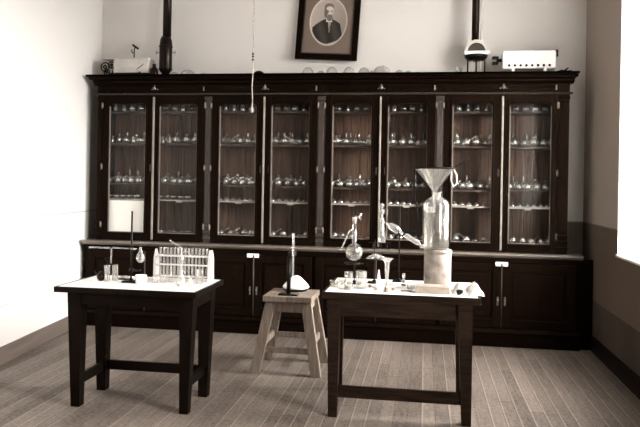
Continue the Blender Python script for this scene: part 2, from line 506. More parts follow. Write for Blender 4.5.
# glazed doors
for i, (g0, g1) in enumerate(GLASS):
    bay = BAYS[i // 2]
    d0, d1 = (bay[0], bay[1]) if i % 2 == 0 else (bay[1], bay[2])
    d0 += .002; d1 -= .002
    mb = MB()
    mb.box(d0, g0, YU - .012, YU + .022, ZD0, ZD1, .003); mb.box(g1, d1, YU - .012, YU + .022, ZD0, ZD1, .003)
    mb.box(g0, g1, YU - .012, YU + .022, ZD0, ZG0, .002)
    mb.box(g0, g1, YU - .012, YU + .022, ZG1, ZD1, .002)
    for sgn, gx in ((1, g0), (-1, g1)):     # rounded upper corners of the light
        pts = [(gx, ZG1)] + [(gx + sgn * .045 * (1 - math.sin(t)), ZG1 - .03 * (1 - math.cos(t))) for t in [k * math.pi / 12 for k in range(7)]]
        va = [mb.bm.verts.new((px, YU - .009, pz)) for px, pz in pts]; vb = [mb.bm.verts.new((px, YU + .02, pz)) for px, pz in pts]
        mb.bm.faces.new(va); mb.bm.faces.new(vb[::-1])
        for q in range(len(pts)):
            r_ = (q + 1) % len(pts); mb.bm.faces.new((va[q], va[r_], vb[r_], vb[q]))
    mb.box(g0 - .018, g0 - .006, YU - .019, YU - .01, ZG0 - .02, ZG1 + .02, .003)
    mb.box(g1 + .006, g1 + .018, YU - .019, YU - .01, ZG0 - .02, ZG1 + .02, .003)
    mb.box(g0 - .018, g1 + .018, YU - .019, YU - .01, ZG0 - .018, ZG0 - .006, .003)
    mb.box(g0 - .018, g1 + .018, YU - .019, YU - .01, ZG1 + .006, ZG1 + .018, .003)
    door = cpart('glazed_door', mb, 'dark')
    mb = MB()                               # glazing bead inside the opening
    mb.box(g0, g0 + .010, YU - .004, YU + .012, ZG0, ZG1 - .03); mb.box(g1 - .004, g1, YU - .004, YU + .012, ZG0, ZG1 - .03)
    mb.box(g0, g1, YU - .004, YU + .012, ZG0, ZG0 + .006)
    cpart('glazing_bead', mb, 'bead', door)
    mb = MB(); mb.box(g0, g1, YU + .013, YU + .017, ZG0, ZG1)
    cpart('glass_pane', mb, 'pane', door)
    hx = d0 - .006 if i % 2 == 0 else d1 + .006
    for z in (2.235, 1.61, 1.02):
        mb = MB(); mb.tube([(hx, YU - .020, z - .03), (hx, YU - .020, z + .03)], .0065)
        mb.box(hx - .010, hx + .010, YU - .016, YU - .012, z - .022, z + .022)
        cpart('hinge', mb, 'brass', door)
    mx = d1 - .028 if i % 2 == 0 else d0 + .05
    mb = MB()
    mb.box(mx - .008, mx + .008, YU - .017, YU - .011, 1.57, 1.64, .003)
    mb.lathe([(0, -.024), (.008, -.022), (.010, -.014), (.005, -.006), (.005, 0)], 12, (mx, YU - .012, 1.612), Matrix.Rotation(-math.pi / 2, 4, 'X').inverted())
    cpart('escutcheon', mb, 'pil', door)
    if i % 2 == 0:                          # rounded cover strip over the meeting stiles
        mb = MB()
        mb.box(d1 - .007, d1 + .011, YU - .030, YU - .008, ZD0 + .01, ZD1 - .005, .006)
        cpart('meeting_bead', mb, 'beadpale', door)
# frieze, mouldings, cornice
mb = MB()
mb.box(XL0, XR0, YU - .008, YU + .1, 2.325, 2.47)
for a, m_, b_ in BAYS:                      # long framed panels with a rosette in the middle
    for z0, z1 in ((2.378, 2.390), (2.428, 2.438)):
        mb.box(a + .03, b_ - .03, YU - .02, YU - .006, z0, z1, .003)
cpart('frieze', mb, 'dark')
mb = MB(); mb.sweep_x([(YU, 2.338), (YU - .026, 2.341), (YU - .032, 2.349), (YU - .026, 2.357), (YU, 2.360)], XL0 - .022, XR0 + .022)
cpart('frieze_moulding', mb, 'pil')
mb = MB()
prof = [(6.90, 2.44), (YU - .01, 2.44), (YU - .02, 2.452), (YU - .045, 2.458), (YU - .05, 2.475), (YU - .09, 2.49), (YU - .115, 2.505), (YU - .13, 2.51), (YU - .13, 2.532), (6.90, 2.532)]
mb.sweep_x(prof, XL0 - .035, XR0 + .035)
mb.box(XL0 - .075, XR0 + .06, YU - .13, 6.92, 2.512, 2.534, .003)
mb.box(XL0 - .055, XR0 + .055, YU - .105, 6.92, 2.490, 2.512, .003)
cpart('cornice', mb, 'dark')
for a, m_, b_ in BAYS:
    mb = MB()
    R90 = Matrix.Rotation(math.pi / 2, 4, 'X')
    mb.lathe([(0, .030), (.012, .027), (.018, .018), (.010, .006), (.012, 0)], 16, (m_ + .004, YU - .010, 2.405), R90)
    mb.lathe([(0, .012), (.007, .010), (.007, 0)], 12, (m_ - .024, YU - .010, 2.395), R90)
    mb.lathe([(0, .012), (.007, .010), (.007, 0)], 12, (m_ + .032, YU - .010, 2.395), R90)
    mb.lathe([(0, .016), (.009, .012), (.008, 0)], 12, (m_ + .004, YU - .010, 2.43), R90)
    cpart('rosette', mb, 'brass', label='dull brass rosette')
    mb = MB(); mb.box(b_ - .022, b_ - .010, YU - .022, YU - .006, 2.378, 2.425, .003)
    cpart('keyplate', mb, 'brass', label='small brass keyplate')
# ledge
mb = MB()
mb.sweep_x([(YU + .06, .822), (YW + .03, .822), (YW + .02, .834), (YW + .004, .838), (YW, .846), (YW + .004, .854), (YW + .012, .858), (YW + .014, .862), (YU + .06, .862)], -3.43, 1.425)
cpart('ledge', mb, 'worktop', label='waxed projecting ledge')
# base
mb = MB()
mb.box(-3.40, 1.40, YBASE + .02, 6.93, .0, .822)
mb.box(-3.41, 1.41, YBASE - .015, 6.9, 0, .125, .004)
mb.sweep_x([(YBASE + .03, .12), (YBASE - .025, .122), (YBASE - .03, .135), (YBASE - .015, .150), (YBASE + .0, .165), (YBASE + .03, .168)], -3.415, 1.415)
mb.box(-3.41, 1.41, YBASE - .004, YBASE + .05, .775, .824, .003)
mb.box(1.395, 1.525, YBASE + .05, YBASE + .08, 0, .822)  # dark strip added to stand in for the shaded gap beside the base
cpart('base_case', mb, 'dark')
LB = [(-3.37, -2.75, -2.22), (-2.19, -1.635, -1.06), (-1.03, -.445, .12), (.15, .712, 1.37)]
for k, (a, m_, b_) in enumerate(LB):
    for j, (d0, d1) in enumerate(((a, m_), (m_, b_))):
        d0 += .003; d1 -= .003
        mb = MB(); z0, z1 = .175, .768; s = .075
        mb.box(d0, d0 + s, YBASE - .004, YBASE + .024, z0, z1, .003); mb.box(d1 - s, d1, YBASE - .004, YBASE + .024, z0, z1, .003)
        mb.box(d0 + s, d1 - s, YBASE - .004, YBASE + .024, z0, z0 + s, .003); mb.box(d0 + s, d1 - s, YBASE - .004, YBASE + .024, z1 - s, z1, .003)
        mb.box(d0 + s, d1 - s, YBASE + .012, YBASE + .02, z0 + s, z1 - s)
        mb.box(d0 + s + .03, d1 - s - .03, YBASE + .001, YBASE + .013, z0 + s + .03, z1 - s - .03, .006)
        mb.box(d0 + s - .002, d1 - s + .002, YBASE - .010, YBASE + .0, z0 + s - .012, z0 + s, .003)
        dr = cpart('cupboard_door', mb, 'dark2')
        kx = d1 - .03 if j == 0 else d0 + .03
        mb = MB(); mb.lathe([(0, .022), (.008, .020), (.010, .012), (.005, .004), (.006, 0)], 12, (kx, YBASE - .005, .43), R90)
        mb.box(kx - .008, kx + .008, YBASE - .008, YBASE - .003, .38, .46, .002)
        cpart('knob', mb, 'brass', dr)
        if j == 0:
            mb = MB(); mb.tube([(d1 + .003, YBASE - .008, z0), (d1 + .003, YBASE - .008, z1)], .007)
            cpart('meeting_bead', mb, 'pil', dr)
for x0, x1 in ((-1.702, -1.583), (.655, .768)):
    mb = MB(); mb.box(x0, x1, YBASE - .010, YBASE - .003, .742, .782, .002)
    cpart('label_plate', mb, 'white', label='white label plate')

# ------------------------------------------------------------------ stored glassware
def lathe_mesh(name, prof, seg=18, mat='storeglass', rot=None, extra=None):
    mb = MB(); mb.lathe(prof, seg, mat=rot)
    if extra: extra(mb)
    bmesh.ops.recalc_face_normals(mb.bm, faces=mb.bm.faces[:])
    me = bpy.data.meshes.new(name); mb.bm.to_mesh(me); mb.bm.free(); me.materials.append(M[mat]); return me
def bulb(r, n=9, a0=0.0, a1=math.pi):
    return [(r * math.sin(a0 + (a1 - a0) * k / n), r - r * math.cos(a0 + (a1 - a0) * k / n)) for k in range(n + 1)]
def flask_profile(r, nr, h):
    a = math.pi - math.asin(nr / r)
    p = [(0, 0)] + bulb(r, 10, 0, a)[1:]
    return p + [(nr, h - .004), (nr * 1.35, h), (nr * 1.1, h + .001), (nr * .9, h - .004)]
K = {}
K['flask'] = lathe_mesh('flask', flask_profile(.045, .012, .14))
lay = Matrix.Translation((0, 0, .036)) @ Matrix.Rotation(math.radians(66), 4, 'Y') @ Matrix.Translation((0, 0, -.036))
K['lyflask'] = lathe_mesh('flask', flask_profile(.036, .009, .15), rot=lay)
K['bulbflask'] = lathe_mesh('flask', flask_profile(.052, .016, .115))
def retort_neck(mb):
    mb.tube([(.0, 0, .075), (.03, 0, .088), (.07, 0, .080), (.12, 0, .060), (.17, 0, .035)], [.020, .016, .012, .009, .006], 10, False)
K['retort'] = lathe_mesh('retort', bulb(.045, 12), extra=retort_neck)
K['bowl'] = lathe_mesh('bowl', [(0, 0)] + [(.038 * math.sin(t), .038 * (1 - math.cos(t))) for t in [k * math.pi / 2 / 7 for k in range(1, 8)]] + [(.036, .040), (.030, .030), (.02, .012), (0, .003)])
K['dome'] = lathe_mesh('dome', [(.034, 0), (.035, .002)] + [(.035 * math.cos(t), .002 + .036 * math.sin(t)) for t in [k * math.pi / 2 / 7 for k in range(1, 7)]] + [(.004, .038), (.006, .044), (0, .046)])
K['jar'] = lathe_mesh('jar', [(0, 0), (.026, 0), (.028, .004), (.028, .058), (.020, .068), (.018, .074), (.022, .078), (.010, .082), (.012, .09), (0, .094)])
K['globe'] = lathe_mesh('globe', bulb(.040, 12))
K['tube'] = lathe_mesh('tube', [(0, 0), (.006, .002), (.008, .008), (.008, .21), (.010, .212)], 12)
ORD = 'first second third fourth fifth sixth seventh eighth ninth tenth eleventh twelfth'.split()
NOUN = {'flask': ('glass_flask', 'long-necked glass flask', 'flask'), 'lyflask': ('glass_flask', 'tilted glass flask', 'flask'),
        'bulbflask': ('glass_flask', 'wide-necked round glass flask', 'flask'), 'retort': ('glass_retort', 'glass retort with bent neck', 'retort'),
        'bowl': ('glass_bowl', 'small glass bowl', 'bowl'), 'dome': ('glass_dome', 'little knobbed glass dome', 'glass dome'),
        'jar': ('glass_jar', 'small lidded glass jar', 'jar'), 'globe': ('glass_globe', 'hollow glass globe', 'glass globe'),
        'tube': ('glass_tube', 'slanting glass tube', 'tube')}
SN = {'top': 'top', 'upper': 'second', 'middle': 'third', 'lower': 'fourth', 'bottom': 'lowest'}
def place_store(kind, X, Y, z, rz, sc, tilt=None):
    nm = NOUN[kind][0]
    o = bpy.data.objects.new(nm, K[kind]); COL.objects.link(o)
    o.location = (X, Y, z); o.rotation_euler = (0, tilt or 0, rz); o.scale = (sc, sc, sc)
    return o
rnd = random.Random(11)
# plan outline of each kind as circles (offset along its own x, radius), used to keep neighbours apart
PLAN = {'flask': [(0, .046)], 'bulbflask': [(0, .053)], 'globe': [(0, .041)], 'bowl': [(0, .039)], 'dome': [(0, .036)], 'jar': [(0, .029)],
        'lyflask': [(0, .037), (.045, .016), (.075, .014), (.105, .014)], 'retort': [(0, .046), (.055, .022), (.085, .017), (.115, .014), (.145, .012), (.17, .010)]}
for di, (g0, g1) in enumerate(GLASS):
    rows, taken = {}, {}
    def circles(kind, X, Y, rz, sc):
        return [(X + o * sc * math.cos(rz), Y + o * sc * math.sin(rz), r * sc) for o, r in PLAN[kind]]
    f = 6.72 / YU
    lo_, hi_ = g0 * f - .01, g1 * f + .01
    def add(shelf, kinds, X, Y, rz=0, sc=1.0, jit=.03):
        for attempt in range(60):
            kd = rnd.choice(kinds); x_ = X + rnd.uniform(-jit, jit) * (attempt > 0) * (1 + attempt / 20); s_ = sc * (1 - .003 * attempt)
            cs = circles(kd, x_, Y, rz, s_)
            ok = all(c[0] - c[2] > XL0 + .033 and c[1] + c[2] < 6.882 and c[1] - c[2] > 6.585 and lo_ - .02 < c[0] < hi_ + .03 for c in cs)
            if ok and all(math.hypot(c[0] - d[0], c[1] - d[1]) > c[2] + d[2] + .0005 for c in cs for d in taken.get(shelf, [])):
                o = place_store(kd, x_, Y, SHELF[shelf] + .001, rz, s_)
                rows.setdefault((shelf, kd), []).append(o); taken.setdefault(shelf, []).extend(cs)
                return
    a, b_ = lo_ + .025, hi_ - .025
    span = b_ - a
    for t in (.12, .38, .62, .88):
        add('top', ['globe', 'jar', 'globe'], a + t * span, 6.73, 0, .8)
    for k in range(5):
        kinds = ['bulbflask', 'flask', 'globe', 'retort'] if di not in (0, 1) else ['globe', 'jar', 'globe', 'bulbflask']
        add('upper', kinds, a + (k + .4) / 5 * span, 6.70, rnd.uniform(.95, 1.1), .86)
    for k in range(4):
        add('upper', ['bulbflask', 'flask'], a + (k + .5) / 4 * span, 6.825, 0, .92)
    for k in range(5):
        add('middle', ['lyflask'], a - .01 + k / 5 * span, 6.67, .72, .98)
    for k in range(4):
        add('middle', ['flask', 'bulbflask'], a + (k + .5) / 4 * span, 6.822, 0, 1.0)
    for k in range(5 if di in (0, 1) else 6):
        add('lower', ['bowl'] if di in (0, 1) else ['dome'], a + (k + .3) / (5 if di in (0, 1) else 6) * span, 6.672, 0, .92, .01)
    if di != 0:
        for k in range(5):
            add('bottom', ['bowl', 'globe', 'retort', 'lyflask'] if di != 1 else ['bowl'], a + (k + .4) / 5 * span, 6.675 + .02 * (k % 2), rnd.uniform(.7, .9), .95)
    if di in (2, 3, 6):
        s = -1 if di == 3 else 1
        o = place_store('tube', a + (.2 if s > 0 else .75) * span, 6.643, SHELF['upper'] + .0075, 0, .8, s * 1.0)
        rows.setdefault(('upper', 'tube'), []).append(o)
    for (shelf, kind), os_ in rows.items():
        os_.sort(key=lambda o: o.location.x)
        for k, o in enumerate(os_):
            if len(os_) == 1:
                lab = '%s on the %s shelf behind the %s glazed door' % (NOUN[kind][1], SN[shelf], ORD[di])
            else:
                lab = '%s %s from left, %s shelf behind %s glazed door' % (ORD[k], NOUN[kind][1], SN[shelf], ORD[di])
            tag(o, lab, NOUN[kind][2], 'stored glassware on the %s shelf behind the %s glazed door' % (SN[shelf], ORD[di]))
# white card behind the first glazed door
mb = MB(); mb.box(-3.185 * 6.60 / YU, -2.815 * 6.60 / YU, 6.59, 6.594, .927, 1.2665)  # thin upright white box just behind the pane
tag(mb.build('white_oblong', 'white'), 'blank white card standing at the bottom behind the first glazed door', 'oblong')

# ------------------------------------------------------------------ things on top of the cabinet
ZT = 2.535
def topx(px, Y=6.72): return on_y(px, 70, Y)[0]
# tall black flue with collar, left part
x = topx(165.5)
t = thing('flue_pipe', 'black tin flue pipe with fat lower drum rising from the cabinet top', 'pipe', (x, 6.72, ZT))
mb = MB(); mb.tube([(0.010, 0, .43), (0.010, 0, ZC - ZT - .002)], .044, 24); mb.build('upper_pipe', 'blackpipe', t)
mb = MB(); mb.lathe([(0, .0), (.040, 0), (.040, .055), (.060, .075), (.066, .09), (.066, .35), (.060, .40), (.046, .435), (0, .436)], 28)
mb.build('drum', 'blackpipe', t)
mb = MB(); mb.torus((0, 0, .33), .067, .006); mb.torus((0, 0, .095), .067, .005); mb.build('band', 'black', t)
for s in (-1, 1):
    mb = MB(); mb.tube([(s * .06, 0, .27), (s * .10, 0, .27)], .005, 8); mb.lathe([(0, .25), (.006, .252), (.006, .288), (0, .29)], 8, (s * .10, 0, 0)); mb.build('lug', 'brass', t)
# light box with fittings
x0, x1 = topx(106), topx(151.5)
t = thing('wooden_case', 'long pale case with pulleys on one end beside the black flue', 'case', ((x0 + x1) / 2, 6.72, ZT))
L = (x1 - x0) / 2
mb = MB(); mb.box(-L + .12, L, -.08, .08, .05, .19, .006); mb.box(-L, L, -.09, .09, .19, .205, .004); mb.build('case_body', 'grey', t)
mb = MB(); mb.box(-L + .06, L - .02, -.07, .07, 0.0, .05, .003); mb.build('case_base', 'black', t)
for cx_, cz, r in ((-L + .02, .115, .045), (-L + .09, .135, .032), (-L + .04, .06, .03)):
    mb = MB(); mb.torus((cx_, -.06, cz), r, .007, mat=R90); mb.torus((cx_, -.06, cz), r * .4, .006, mat=R90)
    for q in range(4): mb.tube([(cx_, -.06, cz), (cx_ + r * math.cos(q * 1.57), -.06, cz + r * math.sin(q * 1.57))], .003, 6)
    mb.build('pulley', 'tabledark', t)
mb = MB(); mb.tube([(-L + .09, -.055, .03), (-L + .12, -.055, .12), (-L + .2, -.055, .17)], .007); mb.build('strut', 'tabledark', t)
mb = MB(); mb.tube([(.09, -.075, .06), (.2, -.085, .14)], .003, 6); mb.box(L - .10, L - .085, -.086, -.08, .02, .06); mb.build('strap', 'black', t)
# little stand with a tilted head on the case
t = thing('tilting_stand', 'small black stand with tilted crosspiece on the pale case', 'stand', (topx(134), 6.72, ZT + .2055))
mb = MB(); mb.tube([(0, 0, .0), (0, 0, .10)], .006); mb.lathe([(0, 0), (.03, 0), (.03, .006), (.008, .012), (0, .012)], 14); mb.tube([(0, 0, .06), (-.025, 0, .07), (-.03, 0, .10)], .006); mb.build('post', 'black', t)
mb = MB(); mb.tube([(-.02, 0, .15), (.045, 0, .105)], .011); mb.tube([(0, 0, .10), (.012, 0, .13)], .006); mb.build('crosspiece', 'black', t)
# dark lump between case and flue
mb = MB(); mb.lathe([(0, 0), (.035, 0), (.04, .02), (.04, .07), (.03, .10), (.018, .11), (.018, .14), (0, .141)], 18, (topx(156.5), 6.66, ZT))
tag(mb.build('dark_bottle', 'blackpipe'), 'squat black bottle tucked against the black flue drum', 'bottle')
# drum instrument with second pipe
x = topx(476)
t = thing('meter_pipe', 'black pipe ending in a pale round-faced drum on thin tubes', 'gas meter', (x, 6.74, ZT))
mb = MB(); mb.tube([(-.010, 0, .30), (-.010, 0, ZC - ZT - .002)], .036, 24); mb.build('upper_pipe', 'blackpipe', t)
mb = MB(); mb.tube([(.045, -.02, .22), (.045, -.02, ZC - ZT - .002)], .012, 12); mb.build('side_pipe', 'grey', t, ).__setitem__('label', 'thin pale side pipe')
Ry = Matrix.Rotation(math.pi / 2, 4, 'X')
def halfdisc(mb, R, z0, y0, y1, seg=20, inner=0.0):
    pts = [(R * math.cos(math.pi * k / seg), z0 + R * 1.0 * math.sin(math.pi * k / seg)) for k in range(seg + 1)]
    if inner: pts += [(inner * math.cos(math.pi * k / seg), z0 + inner * 1.0 * math.sin(math.pi * k / seg)) for k in range(seg, -1, -1)]
    a = [mb.bm.verts.new((p, y0, q)) for p, q in pts]; b = [mb.bm.verts.new((p, y1, q)) for p, q in pts]
    n_ = len(pts)
    for k in range(n_):
        j = (k + 1) % n_; mb.bm.faces.new((a[k], a[j], b[j], b[k]))
    if inner:
        h = n_ // 2
        for k in range(h - 1):
            mb.bm.faces.new((a[k], a[k + 1], a[n_ - 2 - k], a[n_ - 1 - k])); mb.bm.faces.new((b[k + 1], b[k], b[n_ - 1 - k], b[n_ - 2 - k]))
    else:
        mb.bm.faces.new(a); mb.bm.faces.new(b[::-1])
mb = MB(); halfdisc(mb, .085, .245, -.055, .055); mb.build('head', 'pil', t)
mb = MB(); halfdisc(mb, .112, .235, -.07, .07, 24, .084); mb.build('arch_rim', 'grey', t)
mb = MB(); mb.box(-.118, .118, -.08, .07, .205, .238, .005); mb.build('cross_band', 'enamel', t)
mb = MB(); mb.lathe([(0, .150), (.07, .155), (.105, .178), (.113, .205), (0, .206)], 28); mb.build('lower_bowl', 'blackpipe', t)
for q in range(5):
    mb = MB(); xx = -.08 + q * .04; mb.tube([(xx, -.03 + .02 * (q % 2), 0), (xx, -.03 + .02 * (q % 2), .175)], .008, 10); mb.build('leg', 'grey' if q % 2 else 'black', t)
# two short glass tubes beside it
for q, px in enumerate((457, 461)):
    mb = MB(); mb.lathe([(0, 0), (.012, 0), (.012, .09), (.014, .092)], 12, (topx(px), 6.70, ZT))
    tag(mb.build('glass_tube', 'milky'), 'short upright glass tube beside the round-faced drum, %s' % ('farther from it' if q == 0 else 'nearer to it'), 'tube', 'short tubes beside the drum')
# white perforated furnace
x0, x1 = topx(501.5, 6.70), topx(554.5, 6.70)
t = thing('enamel_furnace', 'long white enamel furnace with a row of dark holes and stubby feet', 'furnace', ((x0 + x1) / 2, 6.70, ZT))
L = (x1 - x0) / 2
mb = MB(); mb.box(-L, L, -.09, .09, .055, .215, .014); mb.box(-L + .005, L - .005, -.096, .096, .205, .222, .005); mb.build('body', 'enamel', t)
for k in range(8):
    xx = -L + .06 + k * (2 * L - .12) / 7
    mb = MB(); mb.lathe([(0, .003), (.011, .003), (.012, 0)], 12, (xx, -.091, .085), R90); mb.build('vent_hole', 'black', t)
for sx_ in (-L + .10, L - .10):
    for sy in (-.07, .07):
        mb = MB(); mb.leg(sx_, sy, 0, sx_, sy, .06, .022, .03); mb.build('leg', 'enamel', t)
mb = MB(); mb.tube([(-L, 0, .15), (-L - .05, 0, .15)], .018); mb.box(-L - .09, -L - .03, -.03, .03, .11, .135, .004); mb.box(-L - .09, -L - .03, -.03, .03, .16, .185, .004); mb.build('inlet', 'black', t)
mb = MB(); mb.tube([(L - .04, -.06, .215), (L + .005, -.06, .205), (L + .015, -.06, .17)], .008); mb.box(L - .005, L + .02, -.07, -.02, .18, .235, .003); mb.build('tap', 'pil', t)
mb = MB()
mb.tube([(0, 0, .03), (.06, 0, .05), (.11, 0, .025)], .012); mb.tube([(.05, 0, .03), (.12, 0, .075)], .008); mb.tube([(.02, 0, .008), (.15, 0, .008)], .007); mb.tube([(.08, 0, .045), (.15, .0, .05)], .006)
tag(mb.build('iron_tongs', 'black', loc=(x1 + .01, 6.72, ZT)), 'black iron tongs lying past the end of the white furnace', 'tongs')
# glass dishes lying upside down along the top
def topdish(px, wpx, hpx, label, mat='milky', Y=6.66, name='glass_dish', cat='dish', k=None):
    R = wpx / 2 / 103.0 * (Y / 6.6); h = hpx / 103.0 * (Y / 6.6)
    mb = MB()
    mb.lathe([(R * 1.0, 0), (R * 1.02, .004)] + [(R * math.cos(q), .004 + (h - .004) * math.sin(q)) for q in [j * math.pi / 2 / 8 for j in range(1, 8)]] + [(0, h)], 28)
    o = mb.build(name, mat, loc=(topx(px, Y), Y, ZT))
    return tag(o, label, cat, 'dishes along the cabinet top')
topdish(175, 9, 6, 'small upturned glass dish right against the black flue drum')
topdish(188, 16, 8, 'widest upturned glass dish between the flue and the hanging cord')
topdish(204, 9, 4.5, 'low upturned glass dish, nearest the cord of those beside the flue')
topdish(259, 13, 6.5, 'large upturned dark dish next to the hanging cord', 'dark2', name='dark_dish')
topdish(277, 7, 3.8, 'small upturned dark dish, middle of the three dark ones', 'dark2', name='dark_dish')
topdish(294, 8, 4, 'low upturned dark dish below the portrait frame corner', 'dark2', name='dark_dish')
dl = [(308, 13, 9.5), (321, 9, 6), (332, 13, 9.5), (345, 9, 6.5), (349, 12, 9), (364, 12, 9), (372, 9, 7), (380, 13, 9), (399, 9, 6), (408, 8, 5.5), (418, 12, 6)]
for k, (px, w, h) in enumerate(dl):
    topdish(px, w, h, '%s clear glass dish along the cabinet top, counted from the portrait towards the drum' % ORD[k], Y=[6.66, 6.66, 6.66, 6.76, 6.63, 6.66, 6.76, 6.60, 6.66, 6.66, 6.78][k])
mb = MB(); mb.lathe([(.075, 0), (.076, .004)] + [(.075 * math.cos(q), .075 * math.sin(q)) for q in [j * math.pi / 16 for j in range(1, 8)]] + [(0, .085)], 28)
tag(mb.build('glass_bell', 'milky', loc=(topx(383, 6.87), 6.87, ZT + .06)), 'glass bell standing tall behind the eighth clear dish', 'glass bell')
mb = MB(); mb.lathe([(0, 0), (.06, 0), (.06, .058), (0, .0595)], 24)
tag(mb.build('round_box', 'paper', loc=(topx(383, 6.87), 6.87, ZT)), 'pale round box under the glass bell on the cabinet top', 'box')

# ------------------------------------------------------------------ portrait
pw, ph = 0.64, 0.86
cxp = -1.006
t = thing('framed_portrait', 'dark framed oval portrait photograph of a bearded person hung above the cabinet', 'picture', (cxp, YB - .045, 2.735 + ph / 2))
t.rotation_euler = (math.radians(-5), math.radians(2.6), 0)
fw = .06
mb = MB()
for x0, x1, z0, z1 in ((-pw / 2, -pw / 2 + fw, -ph / 2, ph / 2), (pw / 2 - fw, pw / 2, -ph / 2, ph / 2), (-pw / 2 + fw, pw / 2 - fw, -ph / 2, -ph / 2 + fw), (-pw / 2 + fw, pw / 2 - fw, ph / 2 - fw, ph / 2)):
    mb.box(x0, x1, -.022, .018, z0, z1, .006)
mb.build('frame', 'dark', t)
mb = MB(); a, b_ = pw / 2 - fw, ph / 2 - fw
for x0, x1, z0, z1 in ((-a, -a + .010, -b_, b_), (a - .010, a, -b_, b_), (-a, a, -b_, -b_ + .010), (-a, a, b_ - .010, b_)):
    mb.box(x0, x1, -.012, .0, z0, z1)
mb.build('inner_slip', 'pil', t)
mb = MB(); mb.box(-a, a, .0, .006, -b_, b_); mb.build('mount', 'mount', t)
# the picture itself: a fine grid coloured vertex by vertex
pm, n, l, bs = newmat('portrait_print')
at = n.new('ShaderNodeVertexColor'); at.layer_name = 'print'
l.new(at.outputs[0], bs.inputs['Base Color']); bs.inputs['Roughness'].default_value = .6; bs.inputs['Specular IOR Level'].default_value = .1
me = bpy.data.meshes.new('portrait_print'); NX, NZ = 90, 120; ow, oh = .195, .255; zc = -.026
vs = [((i / NX * 2 - 1) * ow, -.001, zc + (j / NZ * 2 - 1) * oh) for j in range(NZ + 1) for i in range(NX + 1)]
fs = []
for j in range(NZ):
    for i in range(NX):
        u, v = (i + .5) / NX * 2 - 1, (j + .5) / NZ * 2 - 1
        if u * u + v * v <= 1: fs.append((j * (NX + 1) + i, j * (NX + 1) + i + 1, (j + 1) * (NX + 1) + i + 1, (j + 1) * (NX + 1) + i))
me.from_pydata(vs, [], fs)
ca = me.color_attributes.new('print', 'FLOAT_COLOR', 'POINT')
def inside(x, z, cx, cz, rx, rz): return ((x - cx) / rx) ** 2 + ((z - cz) / rz) ** 2 < 1
for k, (x, y, z) in enumerate(vs):
    u, v = x / ow, (z - zc) / oh
    r = math.hypot(u, v)
    c = .30 - .08 * u + .05 * v
    if r > .90: c = c + (r - .90) * 2.2
    top = .12 - .50 * abs(u - .02) ** 1.7
    coat = v < top and v > -.93 + .3 * max(0, u) and -.84 < u < .66 + .3 * (-.2 - v)
    if coat and r < .93: c = .036 + .012 * math.sin(9 * u + 4 * v)
    if coat and abs(u - .06) < .15 * (v + .5) and v > -.45: c = .42           # shirt front
    if abs(u - .07) < .04 and -.40 < v < .02: c = .20                         # tie
    if abs(u - .03) < .15 and -.02 < v < .12: c = .50                         # collar
    if inside(u, v, .02, .38, .25, .30): c = .33                             # face
    if inside(u, v, .06, .44, .17, .20): c = .42
    if inside(u, v, -.16, .40, .10, .26): c = .12
    if inside(u, v, -.01, .60, .25, .15): c = .14                            # hair
    if inside(u, v, .03, .53, .18, .09): c = .50                             # brow
    if inside(u, v, .05, .14, .16, .13): c = .14                             # beard
    if inside(u, v, -.04, .42, .05, .022) or inside(u, v, .15, .42, .045, .022): c = .10
    if inside(u, v, .07, .34, .030, .07): c = .50
    if inside(u, v, .06, .25, .12, .030): c = .12
    ca.data[k].color = (c, c * .86, c * .76, 1)
me.materials.append(pm)
pr = bpy.data.objects.new('portrait_print', me); COL.objects.link(pr); pr.parent = t
# ------------------------------------------------------------------ hanging cord
Yc = 6.20
x, z1 = on_y(252, 113, Yc); zt = on_y(252, 61, Yc)[1]
t = thing('hanging_cord', 'thin pale cord hanging from the ceiling in front of the cabinet', 'cord', (x, Yc, z1))
mb = MB()
H_ = ZC - z1
mb.tube([(.004 * math.sin(k * 1.3), 0, .03 + (H_ - .032) * k / 30) for k in range(31)], .0045, 7); mb.build('cord', 'rope', t)
mb = MB(); mb.lathe([(0, 0), (.009, .006), (.013, .02), (.012, .045), (.006, .06), (.010, .07), (.005, .085), (0, .09)], 12); mb.build('toggle', 'shelfedge', t)
mb = MB()
for dz in (0, .03, .055): mb.lathe([(0, dz), (.010, dz + .006), (.010, dz + .018), (0, dz + .024)], 10, (0, 0, zt - z1))
mb.build('knot', 'black', t)

